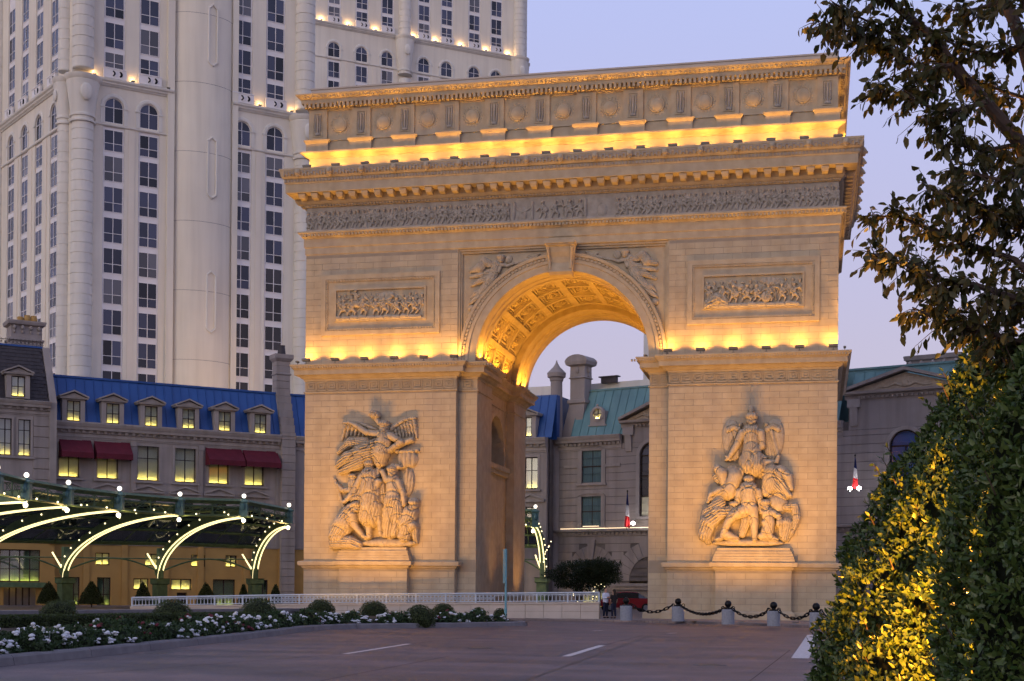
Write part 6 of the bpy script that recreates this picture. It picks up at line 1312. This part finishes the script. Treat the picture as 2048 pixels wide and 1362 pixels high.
# ---- tall hedges at the right
def cone_hedge(name, label, u, D, prof, n, leaf, seed, mt='leaf_hedge'):
    g = at(u, 1362, D); o = thing(name, label, 'hedge', (g.x,g.y,0)); zs = [p[1] for p in prof]; rs = [p[0] for p in prof]
    z = rng.random(n*2)*zs[-1]; r = np.interp(z, zs, rs); th = rng.random(n*2)*6.283; keep = (rng.random(n*2) < (r/max(rs))) & (np.sin(th*13+z*8+seed)+np.sin(z*15-th*7)+np.sin(z*29+th*21)+rng.normal(0,.5,n*2) > -1.25); z, r, th = z[keep], r[keep], th[keep]; m = len(z)
    camdir = math.atan2(CAM[1]-g.y, CAM[0]-g.x); front = np.cos(th-camdir) > -.35; z, r, th = z[front], r[front], th[front]; m = len(z)
    lump = 1+.05*np.sin(th*5+z*2.2)+.05*np.sin(th*9-z*4.+seed)+.03*np.sin(z*9+th*3); rr = r*lump*(.84+.18*rng.random(m)**.7); P = np.stack([rr*np.cos(th), rr*np.sin(th), z], 1); Nn = np.stack([np.cos(th), np.sin(th), .35+0*th], 1)
    A = Nn*.55+rdir(m)*.75+np.array([0,0,.35]); obj('foliage', leaf_mesh(P, A, Nn+rdir(m)*.55, leaf*(.45+.85*rng.random(m)), leaf*.46*(.6+.7*rng.random(m)), .2), mt, o, kind='stuff')
    obj('shade_core', MB().lathe([(q*.78, zz) for q, zz in prof], n=20), 'inner_dark', o)
    # young shoots breaking the outline
    for k in range(44):
        t = rng.random()*.9*zs[-1]; q = float(np.interp(t, zs, rs)); a_ = camdir+rng.uniform(-1.7,1.7); b0 = Vector((q*math.cos(a_), q*math.sin(a_), t)); dr = Vector((math.cos(a_)*.6, math.sin(a_)*.6, 1.)).normalized(); Ls = rng.uniform(.10,.24)
        sh = obj('shoot', MB().tube([b0*1., b0+dr*Ls], [.006,.003], 4), 'bark', o); kk = 7; ts = np.linspace(.25,1,kk)[:,None]; Pp = np.array(b0)+np.array(dr)*Ls*ts
        obj('shoot_leaves', leaf_mesh(Pp, np.array(dr)*.8+rdir(kk)*.8, rdir(kk), leaf*.9, leaf*.4), mt, sh)
    return o
h1 = cone_hedge('tall_hedge', 'tall cone-shaped hedge glowing gold from a lamp at its foot', 1955, 13.5, [(1.74,0),(1.60,.6),(1.37,1.3),(1.08,2.1),(.82,2.7),(.50,3.1),(.27,3.55),(.08,4.0)], 52000, .074, 1)
h2 = cone_hedge('tall_hedge', 'dark green column hedge at the right edge in front of the golden one', 2190, 9.2, [(.98,0),(1.0,.6),(.96,1.3),(.90,2.0),(.80,2.6),(.58,3.1),(.2,3.45)], 30000, .066, 4)
gp = at(1893, 1362, 10.7); gu = thing('garden_floodlight', 'small garden floodlight at the foot of the golden hedge', 'floodlight', (gp.x,gp.y,0.1), 0)
obj('housing', MB().lathe([(.05,0),(.09,.05),(.09,.16),(.08,.16)], n=12), 'fixture', gu); obj('spike', MB().tube([(0,0,-.1),(0,0,.02)], .02, 5), 'fixture', gu)
tg = at(1862, 1000, 12.4); lamp('SPOT', gu, (0,0,.25), 5200, (1,.34,.03), size=.06, spot=R(86), blend=.9, aim=Vector((tg.x-gp.x, tg.y-gp.y, tg.z-.1)))
hd2 = at(1960, 380, 9.6); lamp('SPOT', gu, (.05,0,.25), 2600, (1,.45,.08), size=.06, spot=R(84), blend=.9, aim=Vector((hd2.x-gp.x, hd2.y-gp.y, hd2.z-.1)))
# ---- the tree leaning in from the top right
TR_ = thing('broadleaf_tree', 'dark broadleaf tree leaning in from the upper right corner', 'tree', at(2150,1182,9.5)*1 - Vector((0,0,at(2150,1182,9.5).z)))
o0 = TR_.location.copy(); Dt = 9.5
def pt(u, v, dd=0): return at(u, v, Dt+dd)-o0
LIMBS = [([(2210,1500),(2190,1100),(2130,700),(2090,450),(2042,288),(1970,205),(1905,130),(1860,70),(1800,20),(1750,-20)], .075, .02), ([(2090,450),(2080,200),(2047,90),(2011,0),(1985,-80)], .06, .03),
 ([(2130,700),(2040,600),(1950,570),(1880,560),(1800,525),(1745,508)], .03, .006), ([(2110,600),(2030,520),(1940,490),(1850,455),(1790,430),(1735,438)], .028, .005), ([(2130,700),(2040,690),(1950,660),(1890,620),(1850,560),(1830,520)], .028, .005), ([(2100,500),(2020,430),(1930,400),(1880,385),(1855,375)], .022, .005), ([(1970,205),(1900,225),(1850,210),(1800,185),(1745,178)], .016, .003), ([(1905,130),(1850,140),(1790,110),(1740,90),(1690,60),(1630,40)], .016, .003), ([(1860,70),(1800,75),(1740,45),(1690,20),(1660,0)], .014, .003),
 ([(2042,288),(1980,300),(1920,290),(1870,255),(1850,240)], .02, .004), ([(2080,330),(2000,360),(1940,345),(1900,330)], .018, .004), ([(2047,90),(1990,110),(1930,100),(1890,80)], .02, .005), ([(2011,0),(1950,20),(1900,20)], .02, .005), ([(2130,700),(2060,690),(1990,670),(1920,650),(1870,635),(1825,615)], .025, .005), ([(2190,800),(2120,770),(2060,740),(2000,700)], .025, .005), ([(2060,200),(2000,180),(1950,160)], .016, .004), ([(2090,420),(2050,440),(1990,450),(1960,430)], .016, .004), ([(2047,90),(2060,40),(2040,-20)], .03, .01), ([(2110,560),(2060,590),(2000,610),(1960,640)], .02, .004)]
LP_, LA_, LN_, LS_ = [], [], [], []
tw = MB()
for li, (pix, r0, r1) in enumerate(LIMBS):
    n = len(pix); pts = [pt(u, v, (.25*math.sin(li*1.7+j*.6)-.1*li % .3) if li > 1 else 0) for j, (u, v) in enumerate(pix)]
    if li in (0, 1): obj('trunk' if li == 0 else 'limb', MB().tube(pts, [r0+(r1-r0)*j/(n-1) for j in range(n)], 10).mesh('limb', True), 'bark', TR_)
    else: obj('limb', MB().tube(pts, [r0+(r1-r0)*j/(n-1) for j in range(n)], 6).mesh('limb', True), 'bark', TR_)
    segs = list(zip(pts, pts[1:])); start = 5 if li == 0 else (3 if li == 1 else 0)
    for si, (a, b) in enumerate(segs):
        if si < start: continue
        L = (b-a).length; k = max(2, int(L/.0135))
        for j in range(k):
            base = a.lerp(b, (j+rng.random())/k); ax = (b-a).normalized(); frac = (si+j/k)/len(segs)
            dr = (ax*.5+Vector(rdir(1)[0])*.9+Vector((0,0,-.05))).normalized(); Lt = rng.uniform(.08,.30)*(1.1-.4*frac)
            tip = base+dr*Lt+Vector((0,0,-.15*Lt)); tw.tube([base, base.lerp(tip,.5)+Vector((0,0,.012)), tip], [.004,.003,.0015], 3)
            nl = rng.integers(4,9)
            for q in range(nl):
                t = .2+.8*q/(nl-1); p = base.lerp(tip, t); ld = (dr*.6+Vector(rdir(1)[0])*.7+Vector((0,0,-.75))).normalized()
                LP_.append(p); LA_.append(ld); LN_.append(Vector(rdir(1)[0])+Vector((0,0,.8))); LS_.append(rng.uniform(.042,.092))
LP_, LA_, LN_, LS_ = (np.array(LP_), np.array(LA_), np.array(LN_), np.array(LS_))
obj('crown', leaf_mesh(LP_, LA_, LN_, LS_, LS_*.5, .18, 'crown'), 'leaf_tree', TR_, kind='stuff'); obj('twigs', tw, 'bark', TR_, kind='stuff')
# ================================================================== two people and a car beyond
def skin_obj(name, verts, edges, radii, mt, parent, sub=2):
    me = bpy.data.meshes.new(name); me.from_pydata(verts, edges, []); o = bpy.data.objects.new(name, me); COL.objects.link(o); o.parent = parent
    s = o.modifiers.new('skin', 'SKIN'); s.use_smooth_shade = True
    for v, r in zip(me.skin_vertices[0].data, radii): v.radius = (r, r) if not isinstance(r, tuple) else r
    me.skin_vertices[0].data[0].use_root = True
    d = o.modifiers.new('sub', 'SUBSURF'); d.levels = sub; d.render_levels = sub
    me.materials.append(M[mt]); return o
def chain(V, E, Rr, start, pts):
    i = start
    for p, r in pts: V.append(p); Rr.append(r); E.append((i, len(V)-1)); i = len(V)-1
    return i
def person(label, loc, rz, h, top, bottom, arms, hairlen, feet):
    o = thing('person', label, 'person', loc, rz, 'people standing by the bollards'); o.scale = (h/1.75,)*3
    V, E, Rr = [(0,0,.95)], [], [.14]
    ch = chain(V, E, Rr, 0, [((0,0,1.12),.13),((0,.0,1.32),.15),((0,.02,1.45),.10),((0,.01,1.52),.055)])
    chain(V, E, Rr, ch, [((0,-.02,1.60),(.085,.095)),((0,-.02,1.70),(.08,.09)),((0,-.01,1.75),.045)])
    ends = []
    for s in (-1, 1):
        el, wr = arms[0 if s < 0 else 1]
        a = chain(V, E, Rr, 2, [((s*.17,.0,1.40),.065),(el,.045),(wr,.03)]); wd = (Vector(wr)-Vector(el)).normalized(); k = len(V)-1
        p = Vector(wr)+wd*.07; hnd = chain(V, E, Rr, k, [(tuple(p),.032)]); side = wd.cross(Vector((0,1,0.3))).normalized()
        for j, fl in enumerate((.07,.08,.085,.075)):
            b = p+side*(j-1.5)*.018; chain(V, E, Rr, hnd, [(tuple(b+wd*.03),.010),(tuple(b+wd*fl+Vector((0,0,-.01))),.008)])
        chain(V, E, Rr, k, [(tuple(Vector(wr)+wd*.03+side*.04),.011),(tuple(Vector(wr)+wd*.07+side*.055),.009)])
        lg = chain(V, E, Rr, 0, [((s*.09,0,.88),.095),((s*.10+feet[0]*s*.02,-.01,.50),.062),((s*.11+feet[0]*s*.03,.02,.09),.042),((s*.12,-.12,.035),.035)])
    obj_ = skin_obj('body', V, E, Rr, 'skin', o)
    sv, se, sr = [(0,0,.86)], [], [.17]; c = chain(sv, se, sr, 0, [((0,0,.96),.172),((0,0,1.15),.16),((0,0,1.32),.17),((0,.01,1.44),.115)])
    for s in (-1, 1):
        el, wr = arms[0 if s < 0 else 1]; chain(sv, se, sr, 3, [((s*.175,.0,1.40),.08),(tuple(Vector((s*.175,0,1.40)).lerp(Vector(el),.95)),.06)]+([(tuple(Vector(el).lerp(Vector(wr),.85)),.045)] if top == 'white_shirt' else []))
    skin_obj('shirt', sv, se, sr, top, o)
    tv, te, tr = [(0,0,1.02)], [], [.155]; b = chain(tv, te, tr, 0, [((0,0,.93),.15)])
    for s in (-1, 1): chain(tv, te, tr, b, [((s*.09,0,.82),.10),((s*.10+feet[0]*s*.02,-.01,.50),.075),((s*.11+feet[0]*s*.03,.02,.10),.06)])
    skin_obj('trousers', tv, te, tr, bottom, o)
    for s in (-1, 1): obj('shoe', MB().ball((s*(.115+feet[0]*.03),-.06,.045), .06, 10, 6, sy=2.2, sz=.75), 'black_cloth', o, True)
    hm = MB().ball((0,.005,1.685), .105, 14, 8, sx=.88, sy=1.0, sz=.95)
    if hairlen: hm.ball((0,.07,1.55), .10, 12, 8, sx=.9, sy=.6, sz=1.9)
    obj('hair', hm, 'hair', o, True, loc=(0,.02,.012))
    fm = MB().ball((0,-.115,1.635), .016, 8, 5, sz=1.5)
    for s in (-1, 1): fm.ball((s*.035,-.098,1.662), .012, 8, 5).ball((s*.088,-.01,1.64), .022, 8, 5, sx=.5, sz=1.5)
    fm.box(-.025,.025,-.105,-.095,1.588,1.596); obj('face', fm, 'skin', o, True)
p = atz(1211, 1236.5, .118); person('person in a white shirt and dark trousers looking down at their hands', (p.x,p.y,.118), TH+R(35), 1.66, 'white_shirt', 'navy_cloth', [((-.25,-.06,1.14),(-.05,-.27,1.20)),((.25,-.03,1.13),(.06,-.28,1.19))], False, (0,))
p = atz(1226.5, 1237, .118); person('person in black top and jeans with long dark hair beside the white shirt', (p.x,p.y+.15,.118), TH+R(-150), 1.56, 'black_cloth', 'navy_cloth', [((-.25,.02,1.13),(-.20,-.08,.88)),((.25,.02,1.13),(.16,-.14,.92))], True, (0,))
# red car
c = at(1252, 1182, 104); CR = thing('parked_car', 'red car parked beyond the two people inside the arch opening', 'car', (c.x,c.y,.118), TH+R(8))
sec = [(-2.1,.55,.72,.0),(-2.0,.4,.85,.0),(-1.2,.3,.95,.0),(-.7,.3,1.0,.40),(-.1,.3,1.0,.46),(.8,.3,1.0,.42),(1.4,.3,.98,.05),(1.95,.35,.9,0),(2.1,.5,.75,0)]
obj('body', MB().loft([[(x,-.82,z0),(x,-.86,(z0+z1)/2),(x,-.80,z1),(x,.80,z1),(x,.86,(z0+z1)/2),(x,.82,z0)] for x, z0, z1, g in sec]).mesh('body', True), 'car_red', CR)
obj('cabin', MB().loft([[(x,-.74,.95),(x,-.60,.97+g),(x,.60,.97+g),(x,.74,.95)] for x, z0, z1, g in sec[2:7]]), 'car_glass', CR); obj('roof', MB().loft([[(x,-.58,.98+g),(x,.58,.98+g),(x,.55,1.02+g),(x,-.55,1.02+g)] for x, z0, z1, g in sec[3:6]]), 'car_red', CR)
for x in (-1.35, 1.3):
    for s in (-1, 1):
        w_ = obj('wheel', MB().loft([[(x+r*math.cos(a), s*y, .32+r*math.sin(a)) for a in [i*math.pi/10 for i in range(20)]] for r, y in ((.3,.66),(.32,.7),(.32,.84),(.29,.87))]), 'tyre', CR); obj('rim', MB().loft([[(x+r*math.cos(a), s*y, .32+r*math.sin(a)) for a in [i*math.pi/8 for i in range(16)]] for r, y in ((.2,.85),(.19,.885),(.05,.88))]), 'bollard_stone', w_)
for s in (-1, 1): obj('headlight', MB().ball((-2.02,s*.6,.72), .12, 10, 6, sx=.5), 'flag_white', CR, True); obj('taillight', MB().ball((2.03,s*.6,.78), .11, 10, 6, sx=.5), 'petal_red', CR, True)
